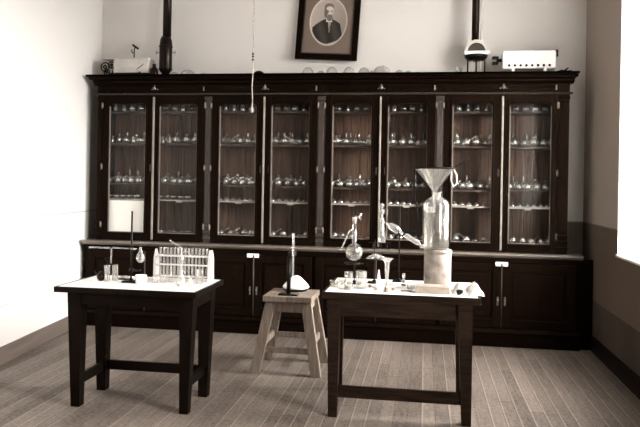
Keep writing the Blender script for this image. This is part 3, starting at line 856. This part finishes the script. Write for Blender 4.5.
# ------------------------------------------------------------------ tables and stool
ZTB = .79
def table(name, label, x0, x1, y0, y1, legs, topmat, bodymat, thick, stretchers, apron, clr):
    cx_, cy_ = (x0 + x1) / 2, (y0 + y1) / 2
    t = thing(name, label, 'table', (cx_, cy_, 0))
    mb = MB(); mb.box(x0 - cx_, x1 - cx_, y0 - cy_, y1 - cy_, ZTB - thick, ZTB - .003, .004)
    e = .018
    for a in ((x0, x1, y0, y0 + e), (x0, x1, y1 - e, y1), (x0, x0 + e, y0 + e, y1 - e), (x1 - e, x1, y0 + e, y1 - e)):
        mb.box(a[0] - cx_, a[1] - cx_, a[2] - cy_, a[3] - cy_, ZTB - .006, ZTB - .0005)
    mb.build('tabletop', bodymat, t)
    mb = MB(); mb.box(x0 - cx_ + e, x1 - cx_ - e, y0 - cy_ + e, y1 - cy_ - e, ZTB - .004, ZTB)
    mb.build('work_surface', topmat, t)['label'] = 'white work surface'
    for (fx, fy, tx, ty, w0, w1) in legs:
        mb = MB(); mb.leg(fx - cx_, fy - cy_, 0, tx - cx_, ty - cy_, ZTB - thick, w0, w1); mb.build('leg', bodymat, t)
    for b in apron:
        mb = MB(); mb.box(b[0] - cx_, b[1] - cx_, b[2] - cy_, b[3] - cy_, ZTB - thick - b[4], ZTB - thick, .002); mb.build('apron', bodymat, t)
    for b in stretchers:
        mb = MB(); mb.box(b[0] - cx_, b[1] - cx_, b[2] - cy_, b[3] - cy_, b[4], b[5], .003); mb.build('stretcher', bodymat, t)
    return t
LT = table('work_table', 'narrow black table with white top carrying the white test tube rack', -2.33, -1.385, 4.03, 4.62,
      [(-2.222, 4.155, -2.232, 4.155, .060, .094), (-1.488, 4.155, -1.474, 4.155, .056, .092), (-2.222, 4.515, -2.232, 4.515, .064, .094), (-1.482, 4.515, -1.472, 4.515, .062, .094)],
      'whitetop', 'tabledark', .036,
      [(-2.19, -1.52, 4.500, 4.525, .145, .210), (-2.235, -2.205, 4.18, 4.49, .135, .200), (-1.497, -1.467, 4.18, 4.49, .155, .215)],
      [(-2.20, -1.50, 4.115, 4.140, .085), (-2.20, -1.50, 4.53, 4.55, .085), (-2.27, -2.245, 4.17, 4.50, .085), (-1.455, -1.43, 4.17, 4.50, .085)], 0)
RT = table('work_table', 'wide brown wooden table carrying the big bottle with funnel', -.635, .353, 4.265, 4.95,
      [(-.555, 4.295, -.557, 4.295, .056, .080), (.276, 4.295, .258, 4.295, .058, .088), (-.585, 4.86, -.590, 4.86, .042, .054), (.262, 4.86, .250, 4.86, .044, .056)],
      'whitetop', 'tablewood', .045,
      [(-.525, .245, 4.275, 4.30, .125, .200), (-.57, -.545, 4.33, 4.84, .30, .36) if False else (-.525, .245, 4.305, 4.312, .13, .195)],
      [(-.52, .215, 4.268, 4.290, .100), (-.52, .215, 4.87, 4.89, .10), (-.60, -.578, 4.34, 4.83, .10), (.275, .297, 4.34, 4.83, .10)], 0)

t = thing('wooden_stool', 'bare weathered wooden stool with splayed legs standing between the two tables', 'stool', (-1.03, 5.34, 0))
mb = MB(); mb.box(-.197, .187, -.205, .205, .555, .60, .005); mb.build('seat', 'stool', t)
for sx_ in (-1, 1):
    for sy in (-1, 1):
        mb = MB()
        fx, tx = (sx_ * .245 if sx_ < 0 else .235), (sx_ * .14)
        fy, ty = sy * .215, sy * .16
        w, d = .075, .055
        f = lambda x, y, z: [(x - w / 2, y - d / 2, z), (x + w / 2, y - d / 2, z), (x + w / 2, y + d / 2, z), (x - w / 2, y + d / 2, z)]
        mb.hexa(f(fx, fy, 0), f(tx, ty, .555)); mb.build('leg', 'stool', t)
for sy in (-1, 1):
    mb = MB(); z0 = .16 if sy < 0 else .20; mb.box(-.19, .18, sy * .185 - .011, sy * .185 + .011, z0, z0 + .045, .003); mb.build('stretcher', 'stool', t)
    mb = MB(); mb.box(-.125, .125, sy * .165 - .01, sy * .165 + .01, .475, .555, .002); mb.build('apron', 'stool', t)
for sx_ in (-1, 1):
    mb = MB(); mb.box(sx_ * .19 - .012, sx_ * .19 + .012, -.17, .17, .21, .26, .003); mb.build('stretcher', 'stool', t)
    mb = MB(); mb.box(sx_ * .145 - .01, sx_ * .145 + .01, -.15, .15, .475, .555, .002); mb.build('apron', 'stool', t)

# ------------------------------------------------------------------ laboratory ware
def loc_on(px, py, z=ZTB):
    x, y = on_z(px, py, z); return (x, y, z + .0005)
def beaker(label, px, py, r, h, mat='glass', name='glass_beaker', cat='beaker', fill=None, z=ZTB):
    t = thing(name, label, cat, loc_on(px, py, z))
    mb = MB(); mb.lathe([(0, 0), (r * .92, 0), (r, .006), (r, h - .006), (r * 1.1, h), (r * 1.06, h + .001), (r * .95, h - .006), (r * .95, .008), (0, .006)], 26); mb.build('vessel', mat, t)
    if fill:
        mb = MB(); mb.lathe([(0, .0085), (r * .9, .0085), (r * .93, .01), (r * .93, fill[0]), (0, fill[0])], 24); mb.build('contents', fill[1], t)
    return t
def conical(label, px, py, r, h, mat='glass', stop=None, z=ZTB):
    t = thing('conical_flask', label, 'flask', loc_on(px, py, z))
    mb = MB(); mb.lathe([(0, 0), (r * .92, 0), (r, .008), (r * .32, h * .68), (r * .28, h * .95), (r * .36, h), (r * .24, h - .003), (r * .24, h * .68)], 24); mb.build('vessel', mat, t)
    if stop:
        mb = MB(); mb.lathe([(0, h - .008), (r * .24, h - .008), (r * .34, h + .012), (0, h + .013)], 14); mb.build('stopper', stop, t)
    return t
def retort_stand(label, loc, H, base=(.06, .04), rodx=0.0, r=.006, rod='black', basemat='black', rz=0):
    t = thing('retort_stand', label, 'stand', loc, rz)
    mb = MB(); mb.box(-base[0], base[0], -base[1], base[1], 0, .012, .003); mb.build('base_plate', basemat, t)
    mb = MB(); mb.tube([(rodx, 0, .010), (rodx, 0, H)], r, 12); mb.lathe([(0, .012), (.014, .012), (.012, .024), (0, .025)], 12, (rodx, 0, 0)); mb.build('rod', rod, t)
    return t
def clamp(t, x0, z, x1, ring=None, mat='black', y=0.0):
    mb = MB(); mb.box(x0 - .012, x0 + .012, -.012, .012, z - .012, z + .012, .003); mb.tube([(x0, 0, z), (x1, y, z)], .0045, 8)
    mb.tube([(x0, -.012, z), (x0, -.028, z)], .003, 8); mb.lathe([(0, -.004), (.007, -.003), (.007, .003), (0, .004)], 10, (x0, -.030, z), R90)
    if ring:
        s = 1 if x1 >= x0 else -1
        mb.torus((x1 + s * ring, y, z), ring, .004)
    return mb.build('clamp', mat, t)
pxm = lambda Y: FPX / Y           # pixels per metre

# --- left table
beaker('tall glass beaker holding a dark stopper, by the dark round pot', 107, 281, .020, .105)
beaker('glass beaker between the stoppered beaker and the white powder paper', 115, 280.5, .020, .105)
t = thing('stoppered_rod', 'dark glass stirring rod with knob leaning in the tall beaker', 'rod', (loc_on(107, 281)[0], loc_on(107, 281)[1], ZTB + .009))
mb = MB(); mb.tube([(.004, 0, 0), (-.002, 0, .135)], .004, 8); mb.build('rod', 'black', t)
mb = MB(); mb.lathe([(0, .132), (.012, .134), (.014, .142), (.006, .15), (0, .151)], 12); mb.build('knob', 'tabledark', t)
x, y, z = loc_on(99.5, 281)
t = thing('dark_retort', 'little dark round pot with bent spout beside the tall beaker', 'pot', (x, y + .02, z))
mb = MB(); mb.lathe([(0, 0), (.016, 0)] + [(.028 * math.sin(q), .028 - .028 * math.cos(q)) for q in [.7 + k * .2 for k in range(11)]] + [(.010, .056), (.012, .062), (0, .063)], 20); mb.build('body', 'blackpipe', t)
mb = MB(); mb.tube([(-.02, 0, .03), (-.04, 0, .05), (-.045, 0, .07)], [.008, .006, .005], 8); mb.build('spout', 'blackpipe', t)
mb = MB(); mb.lathe([(0, .003), (.012, 0), (.02, .008), (.021, .012), (.015, .008), (0, .005)], 16)
tag(mb.build('porcelain_dish', 'enamel', loc=loc_on(93, 281.5)), 'tiny white porcelain dish nearest the wall end of the narrow table', 'dish')
# paper heap
def crumple(name, label, cat, w, d, h, loc, mat='paper', seed=1, rz=0, base=None):
    r = random.Random(seed); n1, n2 = 14, 12
    mb = MB(); g = []
    for j in range(n2 + 1):
        row = []
        for i in range(n1 + 1):
            u, v = i / n1, j / n2
            e = math.sin(math.pi * u) ** .6 * math.sin(math.pi * v) ** .6
            z = e * h * (.45 + .75 * r.random()) if base is None else base(u, v) + e * h * r.random()
            row.append(mb.bm.verts.new(((u - .5) * w + r.uniform(-.004, .004), (v - .5) * d + r.uniform(-.004, .004), max(0, z))))
        g.append(row)
    low = [[mb.bm.verts.new((q.co.x, q.co.y, -.0)) if False else None for q in row] for row in g]
    for j in range(n2):
        for i in range(n1):
            f = mb.bm.faces.new((g[j][i], g[j][i + 1], g[j + 1][i + 1], g[j + 1][i]))
    geo = bmesh.ops.solidify(mb.bm, geom=mb.bm.faces[:], thickness=.0015)
    o = mb.build(name, mat, loc=loc); o.rotation_euler.z = rz
    return tag(o, label, cat)
x, y, z = loc_on(124.5, 279.5)
t = thing('powder_tray', 'dark shallow tray under white powder paper beside the retort stand base', 'tray', (x, y, z))
mb = MB(); mb.box(-.036, .040, -.022, .022, 0, .010, .003); mb.build('tray', 'black', t)
crumple('powder_paper', 'white folded paper lying over the dark shallow tray', 'paper', .078, .044, .016, (x, y, z + .011), seed=3)
# retort stand with tubing
x, y, z = loc_on(132, 283)
y = y + .03; x = on_y(131.3, 262, y)[0]
t = retort_stand('slim black retort stand with horizontal glass delivery tube on the narrow table', (x, y, z), (283 - 211) / pxm(y) + .02, (.05, .04))
zz = on_y(131, 249, y)[1] - z
clamp(t, 0, zz, .05)
clamp(t, 0, on_y(131, 270, y)[1] - z, .012, .028)
mb = MB()
mb.tube([(on_y(90, 249, y)[0] - x, -.015, zz + .004), (on_y(111, 249, y)[0] - x, -.015, zz + .004)], .006, 10); mb.build('delivery_tube', 'milky', t)
mb = MB(); mb.tube([(on_y(112, 264, y)[0] - x, -.015, zz - .10), (on_y(112.5, 249, y)[0] - x, -.015, zz - .004), (on_y(114, 249, y)[0] - x, -.015, zz + .006), (0.04, -.015, zz + .002)], .005, 10); mb.build('delivery_tube', 'milky', t)
xb, zb = on_y(140.5, 256, y)
t = thing('glass_bulb', 'pear-shaped glass bulb clamped to the slim black retort stand', 'bulb', (xb, y, zb))
mb = MB(); mb.lathe([(0, -.045), (.014, -.044), (.026, -.030), (.030, -.012), (.024, .008), (.014, .026), (.008, .045), (.008, .058), (.011, .060)], 22); mb.build('bulb', 'milky', t)
mb = MB(); mb.tube([(-.004, 0, -.02), (.006, -.0, .0), (-.002, 0, .02)], .009, 8); mb.build('contents', 'tabledark', t)
beaker('white porcelain crucible under the ring of the slim black stand', 141, 283.5, .036, .055, 'enamel', 'porcelain_crucible', 'crucible')
# test tube rack
xa, ya = on_z(156, 279.5, ZTB); xb2, yb2 = on_z(210.5, 281.5, ZTB)
yk = 4.50
xa, xb2 = on_y(156, 280, yk)[0], on_y(210.5, 281, yk)[0]
t = thing('test_tube_rack', 'white wooden test tube rack with pointed end posts on the narrow table', 'rack', ((xa + xb2) / 2, yk, ZTB + .0005))
L = (xb2 - xa) / 2
for s in (-1, 1):
    w = .008 if s < 0 else .013
    mb = MB()
    pts = [(-.035, 0), (.035, 0), (.028, .16), (0, .215), (-.028, .16)]
    a = [mb.bm.verts.new((s * L - w, p, q)) for p, q in pts]; b = [mb.bm.verts.new((s * L + w, p, q)) for p, q in pts]
    mb.bm.faces.new(a[::-1]); mb.bm.faces.new(b)
    for k in range(5): mb.bm.faces.new((a[k], a[(k + 1) % 5], b[(k + 1) % 5], b[k]))
    mb.build('end_post', 'whitewood', t)
for z0 in (.165, .105, .025):
    mb = MB(); mb.box(-L, L, -.030, -.010 if z0 > .1 else .02, z0, z0 + .009, .002); mb.build('rail', 'whitewood', t)
for z0 in (.165,):
    mb = MB(); mb.box(-L, L, .015, .030, z0, z0 + .009, .002); mb.build('rail', 'whitewood', t)
mb0 = MB(); mb0.lathe([(0, 0), (.006, .002), (.0095, .010), (.0095, .188), (.0115, .190), (.009, .189), (.009, .012), (0, .004)], 14)
me = None
for k in range(14):
    xx = (xa + xb2) / 2 - L + .030 + k * (2 * L - .06) / 13
    if k == 0:
        o = mb0.build('test_tube', 'milky')
    else:
        o = bpy.data.objects.new('test_tube', me); COL.objects.link(o)
    me = o.data
    o.location = (xx, yk + .003, ZTB + .0350)
    tag(o, '%s test tube in the white rack, counted from the retort stand side' % (ORD + ['thirteenth', 'fourteenth'])[k], 'test tube', 'test tubes in the white rack')
# column with bent tube in front of the rack
x, y, z = loc_on(181, 284.5)
t = thing('gas_burette', 'milky glass column with bent delivery tube before the test tube rack', 'glass column', (x, y, z))
mb = MB(); mb.lathe([(0, 0), (.026, 0), (.030, .006), (.030, .03), (.020, .055), (.013, .07), (.012, .12), (.016, .15), (.016, .18), (.010, .195), (.006, .21), (.006, .225), (.009, .226)], 22); mb.build('column', 'milky', t)
mb = MB(); mb.tube([(0, 0, .215), (-.006, 0, .245), (-.03, 0, .262), (-.058, 0, .275), (-.085, 0, .292)], .005, 9); mb.build('bent_tube', 'milky', t)
mb = MB(); mb.tube([(.004, 0, .20), (.020, 0, .222), (.045, 0, .216), (.06, 0, .20)], .006, 9); mb.build('side_arm', 'milky', t)
beaker('small weighing bottle with black powder in front of the bent tube column', 179, 287, .012, .03, 'glass', 'weighing_bottle', 'bottle', (.02, 'powder'))
beaker('glass beaker before the far end of the test tube rack', 199.5, 284, .026, .095)
conical('low conical flask between the milky column and the end beaker', 190, 286, .026, .07)
beaker('small glass beaker before the pointed post nearest the retort stand', 163, 282.5, .024, .055)
conical('narrow conical flask beside the milky column, retort stand side', 171, 282, .022, .10)
beaker('low wide glass beaker beside the narrow conical flask', 155.5, 283, .018, .045)

# --- stool
zs = .60
x, y = on_z(288.5, 295, zs)
t = retort_stand('stout black retort stand on the wooden stool', (x, y, zs + .0005), .30, (.075, .045), 0, .016)
zc1 = on_y(293, 253, y)[1] - zs
clamp(t, 0, zc1, .035)
mb = MB(); mb.box(-.008, .055, -.014, .014, zc1 - .02, zc1 + .02, .006); mb.build('boss', 'pil', t)
xg = on_y(293.8, 250, y)[0]
zt1, zt0 = on_y(294, 233, y)[1], on_y(294, 276, y)[1]
t = thing('glass_tube', 'upright glass tube held by the stout black stand on the stool', 'tube', (xg, y - .0245, zt0))
mb = MB(); mb.lathe([(0, 0), (.008, .002), (.009, .01), (.009, zt1 - zt0 - .02), (.013, zt1 - zt0 - .004), (.014, zt1 - zt0)], 14); mb.build('tube', 'milky', t)
x2, y2 = on_z(293.5, 291.5, zs)
t = thing('black_dish', 'flat black dish under the white cone on the stool', 'dish', (x2 + .01, y2 + .05, zs + .0005))
mb = MB(); mb.lathe([(0, 0), (.085, 0), (.10, .012), (.102, .018), (.094, .014), (.08, .006), (0, .006)], 28); mb.build('dish', 'black', t)
t = thing('plaster_cone', 'smooth white cone-shaped cover on the black dish behind the stout stand', 'cover', (x2 + .01, y2 + .05, zs + .0195))
mb = MB(); mb.lathe([(0, 0), (.095, 0), (.108, .010), (.106, .020), (.085, .045), (.055, .075), (.032, .095), (.015, .102), (0, .104)], 32); mb.build('cover', 'plaster', t)

# --- wide table
# flask on a ring stand
x, y, z = loc_on(355, 285)
H_ = 285 - 213
x = on_y(354.5, 262, y + .05)[0]
t = retort_stand('thin black ring stand carrying the round glass flask', (x, y + .05, z), (285 - 208) / pxm(y), (.05, .035), 0, .0045)
yk = y + .05
zr = on_y(355, 262, yk)[1] - z
clamp(t, 0, zr, .0, None)
mb = MB(); mb.torus((-.008, -.075, zr), .050, .0045); mb.tube([(0, 0, zr), (-.004, -.008, zr)], .005); mb.tube([(-.008 - .05, -.075, zr), (.068, -.075, zr)], .004); mb.build('ring', 'black', t)
r = .060
xf, zf = on_y(354, 252, yk - .075)
t = thing('round_flask', 'large round glass flask half full on the ring stand', 'flask', (xf, yk - .075, zf - r))
mb = MB()
nk = on_y(354, 219, yk - .075)[1] - (zf - r)
mb.lathe(flask_profile(r, .016, nk), 30); mb.build('vessel', 'glass', t)
mb = MB(); mb.lathe([(0, .003)] + [(.056 * math.sin(q), r - .056 * math.cos(q)) for q in [k * math.pi / 2 / 8 for k in range(1, 9)]] + [(0, r)], 26); mb.build('liquid', 'liquid', t)
mb = MB(); mb.lathe([(0, nk - .02), (.013, nk - .02), (.017, nk + .012), (0, nk + .013)], 16); mb.build('stopper', 'paper', t)
mb = MB(); mb.tube([(.006, 0, nk - .03), (.012, 0, nk + .02), (.030, 0, nk + .012), (.040, 0, nk - .005), (.036, 0, nk + .02), (.044, 0, nk + .04)], .009, 10); mb.build('side_tube', 'milky', t)
mb = MB(); mb.tube([(-.012, -.0, nk - .07), (-.035, -.02, nk - .085), (-.06, -.035, nk - .15), (-.085, -.04, nk - .215)], .006, 10); mb.build('drain_tube', 'milky', t)
beaker('tall glass beaker with dark foot, nearest the stool on the wide table', 348.5, 289.5, .028, .115, fill=(.02, 'cork'))
beaker('broad glass beaker next to the tall dark-footed beaker', 361, 288.5, .036, .115)
beaker('little glass dish at the stool end of the wide table', 337, 286.5, .022, .035)
beaker('shallow glass dish behind the tall dark-footed beaker', 342, 284, .024, .03, 'milky')
beaker('tiny glass beaker behind the little glass dish', 332, 286, .013, .04)
# tripod with crumpled gauze dish
x, y, z = loc_on(374, 284)
yk = y + .04
x = on_y(374.5, 262, yk)[0]
t = retort_stand('short black stand holding a gauze triangle over the white cone', (x, yk, z), .18 + .12, (.045, .035), 0, .004)
zq = on_y(376, 258.5, yk)[1] - z
mb = MB(); mb.torus((.01, -.045, zq), .042, .004); mb.tube([(0, 0, zq), (.0, -.005, zq)], .006); mb.build('ring', 'black', t)
crumple('wire_gauze', 'crumpled pale gauze resting on the ring of the short stand', 'gauze', .135, .09, .030, (x + .012, yk - .045, z + zq + .005), 'milky', 8)
t = thing('filter_cone', 'slender white filter cone standing under the gauze triangle', 'cone', loc_on(378.5, 288))
mb = MB(); mb.lathe([(0, 0), (.024, 0), (.026, .006), (.012, .06), (.004, .12), (0, .122)], 20); mb.build('cone', 'plaster', t)
# tall funnel jar
t = thing('funnel_cylinder', 'tall glass cylinder with flared white funnel mouth at the table edge', 'cylinder', loc_on(386.5, 292))
hh = (291.5 - 258) / pxm(4.38)
mb = MB(); mb.lathe([(0, 0), (.024, 0), (.024, .006), (.012, .012), (.0115, .10), (.014, .14), (.016, hh - .03), (.028, hh - .012), (.042, hh - .002), (.044, hh), (.036, hh - .004), (.013, hh - .032), (.010, .10), (0, .014)], 24); mb.build('cylinder', 'milky', t)
mb = MB(); mb.lathe([(0, .0), (.018, .0), (.012, .03), (0, .031)], 14); mb.build('dark_foot', 'cork', t)['label'] = 'dark foot'
# stand behind with condenser
x, y, z = loc_on(399.5, 283)
yk = y + .06
x = on_y(399.3, 250, yk)[0]
t = retort_stand('tall thin black stand gripping the sloping glass condenser', (x, yk, z), (283 - 206) / pxm(y) + .0, (.045, .035), 0, .004)
zc2 = on_y(399.5, 233, yk)[1] - z
clamp(t, 0, zc2, .01, None)
mb = MB(); mb.tube([(0, 0, zc2), (0, -.03, zc2)], .005); mb.torus((0, -.045, zc2), .022, .004, mat=Matrix.Rotation(math.radians(60), 4, 'Y')); mb.build('ring', 'black', t)
ykc = yk - .045
A = on_y(386, 223, ykc); B = on_y(421, 245, ykc)
A = Vector((A[0], ykc, A[1])); B = Vector((B[0], ykc, B[1]))
t = thing('glass_condenser', 'sloping glass condenser with swollen upper end held by the tall thin stand', 'condenser', tuple((A + B) / 2))
def along(s): return tuple(A.lerp(B, s) - (A + B) / 2)
mb = MB(); mb.tube([along(v) for v in (0, .08, .12, .3, .38, .44)], [.010, .012, .026, .030, .022, .010], 18); mb.build('bulb_end', 'milky', t)
mb = MB(); mb.tube([along(v) for v in (.4, .5, .55, .9, .96, 1.0)], [.008, .010, .017, .019, .012, .008], 16); mb.build('jacket', 'milky', t)
mb = MB(); mb.tube([along(v) for v in (-.12, .0, 1.0, 1.06)], .005, 10); mb.build('inner_tube', 'glass', t)
t = thing('dropper_bottle', 'tiny stoppered glass bottle at the foot of the tall thin stand', 'bottle', loc_on(403.5, 286))
mb = MB(); mb.lathe([(0, 0), (.016, 0), (.018, .004), (.018, .035), (.008, .048), (.008, .058), (.011, .06)], 18); mb.build('vessel', 'glass', t)
mb = MB(); mb.lathe([(0, .05), (.007, .05), (.008, .062), (.012, .072), (.010, .084), (0, .088)], 14); mb.build('stopper', 'milky', t)
mb = MB(); mb.lathe([(0, .001), (.015, .001), (.016, .004), (.016, .014), (0, .015)], 14); mb.build('contents', 'powder', t)
for px, py, lb in ((370, 287, 'beside the broad beaker'), (376, 290.5, 'before the filter cone'), (393, 290.5, 'just past the funnel cylinder')):
    mb = MB(); mb.lathe([(0, 0), (.009, 0), (.011, .004), (.010, .016), (0, .018)], 12)
    tag(mb.build('cork_stopper', 'cork', loc=loc_on(px, py)), 'dark cork stopper lying ' + lb, 'cork', 'loose corks on the wide table')
mb = MB(); mb.lathe([(0, 0), (.035, 0), (.045, .008), (.046, .011), (.036, .006), (0, .005)], 24)
tag(mb.build('flat_dish', 'grey', loc=loc_on(391, 284.5)), 'flat grey dish between the funnel cylinder and the tall thin stand', 'dish')
mb = MB(); mb.box(-.04, .035, -.010, .010, 0, .006, .002); o = mb.build('spatula', 'tabledark', loc=loc_on(407, 291.5)); o.rotation_euler.z = .15
tag(o, 'dark flat spatula lying before the tiny stoppered bottle', 'spatula')
beaker('low square-sided glass dish between the tiny bottle and the pedestal', 411, 289, .028, .03, 'milky')
# pedestal, bottle, funnel, hose
yp = 4.62
xp = on_y(437.5, 270, yp)[0]
zt_ = on_y(438, 249, yp)[1]
t = thing('stone_pedestal', 'mottled pale stoneware cylinder under the big glass bottle', 'pedestal', (xp, yp, ZTB + .0005))
hp = zt_ - ZTB
mb = MB(); mb.lathe([(0, 0), (.088, 0), (.090, .004), (.090, hp - .02), (.086, hp - .016), (.086, hp - .006), (.080, hp), (0, hp)], 40); mb.build('cylinder', 'stone', t)
mb = MB(); mb.lathe([(.089, hp - .030), (.093, hp - .026), (.093, hp - .004), (.086, hp + .001), (.085, hp - .001)], 40, close=False); mb.build('rim', 'stone', t)
xb_, zb_ = on_y(435.5, 246, yp)
z0 = ZTB + hp + .002
hb = on_y(436, 192, yp)[1] - z0
t = thing('aspirator_bottle', 'big clear glass bottle standing on the mottled pedestal', 'bottle', (xb_, yp, z0))
R = .088
neck = hb - .045
mb = MB(); mb.lathe([(0, .012), (.06, .008), (.080, .0), (R - .002, .008), (R, .02), (R, neck - .045), (R * .93, neck - .018), (R * .68, neck), (.034, neck + .012), (.028, neck + .022), (.028, hb - .008), (.036, hb - .004), (.036, hb), (.026, hb), (.026, hb - .02)], 40); mb.build('vessel', 'glass', t)
mb = MB(); mb.lathe([(0, .013), (.08, .010), (R - .004, .02), (R - .004, neck - .09), (0, neck - .09)], 36); mb.build('water', 'liquid', t)
mb = MB()
seg = 10
a0 = math.radians(-128); a1 = math.radians(-100)
for zq0, zq1 in ((neck - .088, neck - .052),):
    pr_ = [(a0 + (a1 - a0) * k / seg) for k in range(seg + 1)]
    va = [mb.bm.verts.new(((R + .001) * math.cos(q), (R + .001) * math.sin(q), zq0)) for q in pr_]
    vb = [mb.bm.verts.new(((R + .001) * math.cos(q), (R + .001) * math.sin(q), zq1)) for q in pr_]
    for k in range(seg): mb.bm.faces.new((va[k], va[k + 1], vb[k + 1], vb[k]))
bmesh.ops.solidify(mb.bm, geom=mb.bm.faces[:], thickness=.0008)
mb.build('paper_label', 'paper', t)
mb = MB()
for q in (-124, -119, -113, -106):
    aa = math.radians(q)
    mb.tube([((R + .0025) * math.cos(aa), (R + .0025) * math.sin(aa), neck - .082), ((R + .0025) * math.cos(aa), (R + .0025) * math.sin(aa), neck - .060)], .0012, 5)
mb.build('label_strokes', 'black', t)
mb = MB(); mb.tube([(-.10, -.05, .012), (-.06, -.066, .022), (-.02, -.07, .022)], [.014, .018, .020], 12); mb.build('spout_tube', 'milky', t)
# funnel
zf0 = z0 + hb
zft = on_y(434, 168.5, yp)[1]
hf = zft - (zf0 + .003)
t = thing('glass_funnel', 'wide glass funnel set in the mouth of the big bottle', 'funnel', (on_y(434.5, 180, yp)[0], yp, zf0 + .003))
mb = MB(); mb.lathe([(.008, -.17), (.008, -.03), (.017, .0), (.024, .018), (.128, hf - .004), (.130, hf), (.127, hf - .001), (.022, .018), (.012, .0)], 40); mb.build('cone', 'glass', t)
xf_ = t.location.x
t2 = thing('rubber_hose', 'black rubber hose looped around the funnel rim and hanging down', 'hose', (xf_, yp, zf0 + .003))
rim = [(.135 * math.cos(q), .135 * math.sin(q), hf + .001) for q in [math.radians(10 - k * 12) for k in range(16)]]
def hpnt(px, py, dy=0):
    a_, b_ = on_y(px, py, yp + dy); return (a_ - xf_, dy, b_ - (zf0 + .003))
pts = rim + [hpnt(414.5, 174, -.01), hpnt(414, 185, -.02), hpnt(415, 200, -.03), hpnt(418, 215, -.04), hpnt(419, 225, -.06), hpnt(416, 232, -.08), hpnt(410, 232, -.09), hpnt(405, 233, -.09), hpnt(402, 236, -.09)]
mb = MB(); mb.tube(pts, .0055, 8); mb.build('hose', 'rubber', t2)
mb = MB(); mb.tube([hpnt(452, 169, -.02), hpnt(457, 166, -.02), hpnt(463, 162, -.01), hpnt(470, 158, 0)], .003, 7); mb.build('loose_end', 'rubber', t2)
mb = MB(); mb.tube([hpnt(452, 169, -.03), hpnt(451, 180, -.03), hpnt(453.5, 187, -.03), hpnt(457, 183, -.03), hpnt(456.5, 175, -.03), hpnt(453, 168, -.03)], .005, 8); mb.build('loop', 'grey', t2)['label'] = 'pale twisted loop'
# flat box in front of the pedestal
xa, ya = on_z(415.5, 292.5, ZTB); xb2, _ = on_z(449.5, 294.5, ZTB)
mb = MB(); mb.box(-(xb2 - xa) / 2, (xb2 - xa) / 2, 0, .13, 0, .045, .002)
t = tag(mb.build('wooden_block', 'blockwood', loc=((xa + xb2) / 2, 4.36, ZTB + .0005)), 'flat pale wooden block lying before the stoneware pedestal', 'block')
# cloth and paper at the end
x, y = on_z(464, 293, ZTB)
crumple('white_cloth', 'crumpled white cloth spread over the window end of the wide table', 'cloth', .20, .27, .02, (x + .022, 4.47, ZTB + .001), 'paper', 5,
        base=lambda u, v: .05 * math.exp(-((u - .20) / .12) ** 2 - ((v - .55) / .25) ** 2) + .065 * math.exp(-((u - .72) / .22) ** 2 - ((v - .45) / .3) ** 2) * (1 - max(0, (u - .7)) * 2))
mb = MB(); mb.lathe([(0, 0), (.014, 0), (.018, .012), (.014, .03), (.006, .04), (0, .041)], 16, mat=Matrix.Rotation(1.2, 4, 'Y'))
tag(mb.build('dark_bung', 'rubber', loc=(on_y(457, 286, 4.33)[0], 4.335, ZTB + .018)), 'dark rubber bung lying before the white cloth', 'bung')

# --- column on the cabinet ledge
xk, yk, zk = on_y(381, 250, 6.465)[0], 6.465, .8625
t = thing('iron_tripod', 'small iron tripod standing on the cabinet ledge', 'tripod', (xk, yk, zk))
ht = on_y(381, 242.5, yk)[1] - zk
mb = MB(); mb.box(-.115, .09, -.02, .02, ht - .006, ht, .002); mb.build('plate', 'black', t)
for q in (-.07, .055):
    mb = MB(); mb.tube([(q * 1.1, -.015, 0), (q, 0, ht - .004)], .004, 7); mb.build('leg', 'pil', t)
mb = MB(); mb.tube([(0, .03, 0), (0, .01, ht - .004)], .004, 7); mb.build('leg', 'pil', t)
t = thing('glass_column', 'tall glass column with two bulbs on the small iron tripod', 'glass column', (xk + .003, yk, zk + ht + .0005))
k_ = 6.465 / 680
h1 = (242.5 - 203) * k_
mb = MB(); mb.lathe([(0, 0), (.038, 0), (.040, .006), (.036, .08), (.028, .15), (.022, .205), (.026, .225), (.014, .24), (.012, .26), (.028, .28), (.030, .295), (.024, .31), (.010, .325), (.024, .345), (.024, .358), (.008, .372), (.008, h1)], 22); mb.build('column', 'milky', t)
mb = MB(); mb.tube([(.0, 0, .30), (.05, -.01, .33), (.06, -.01, .28)], .004, 7); mb.build('side_arm', 'glass', t)
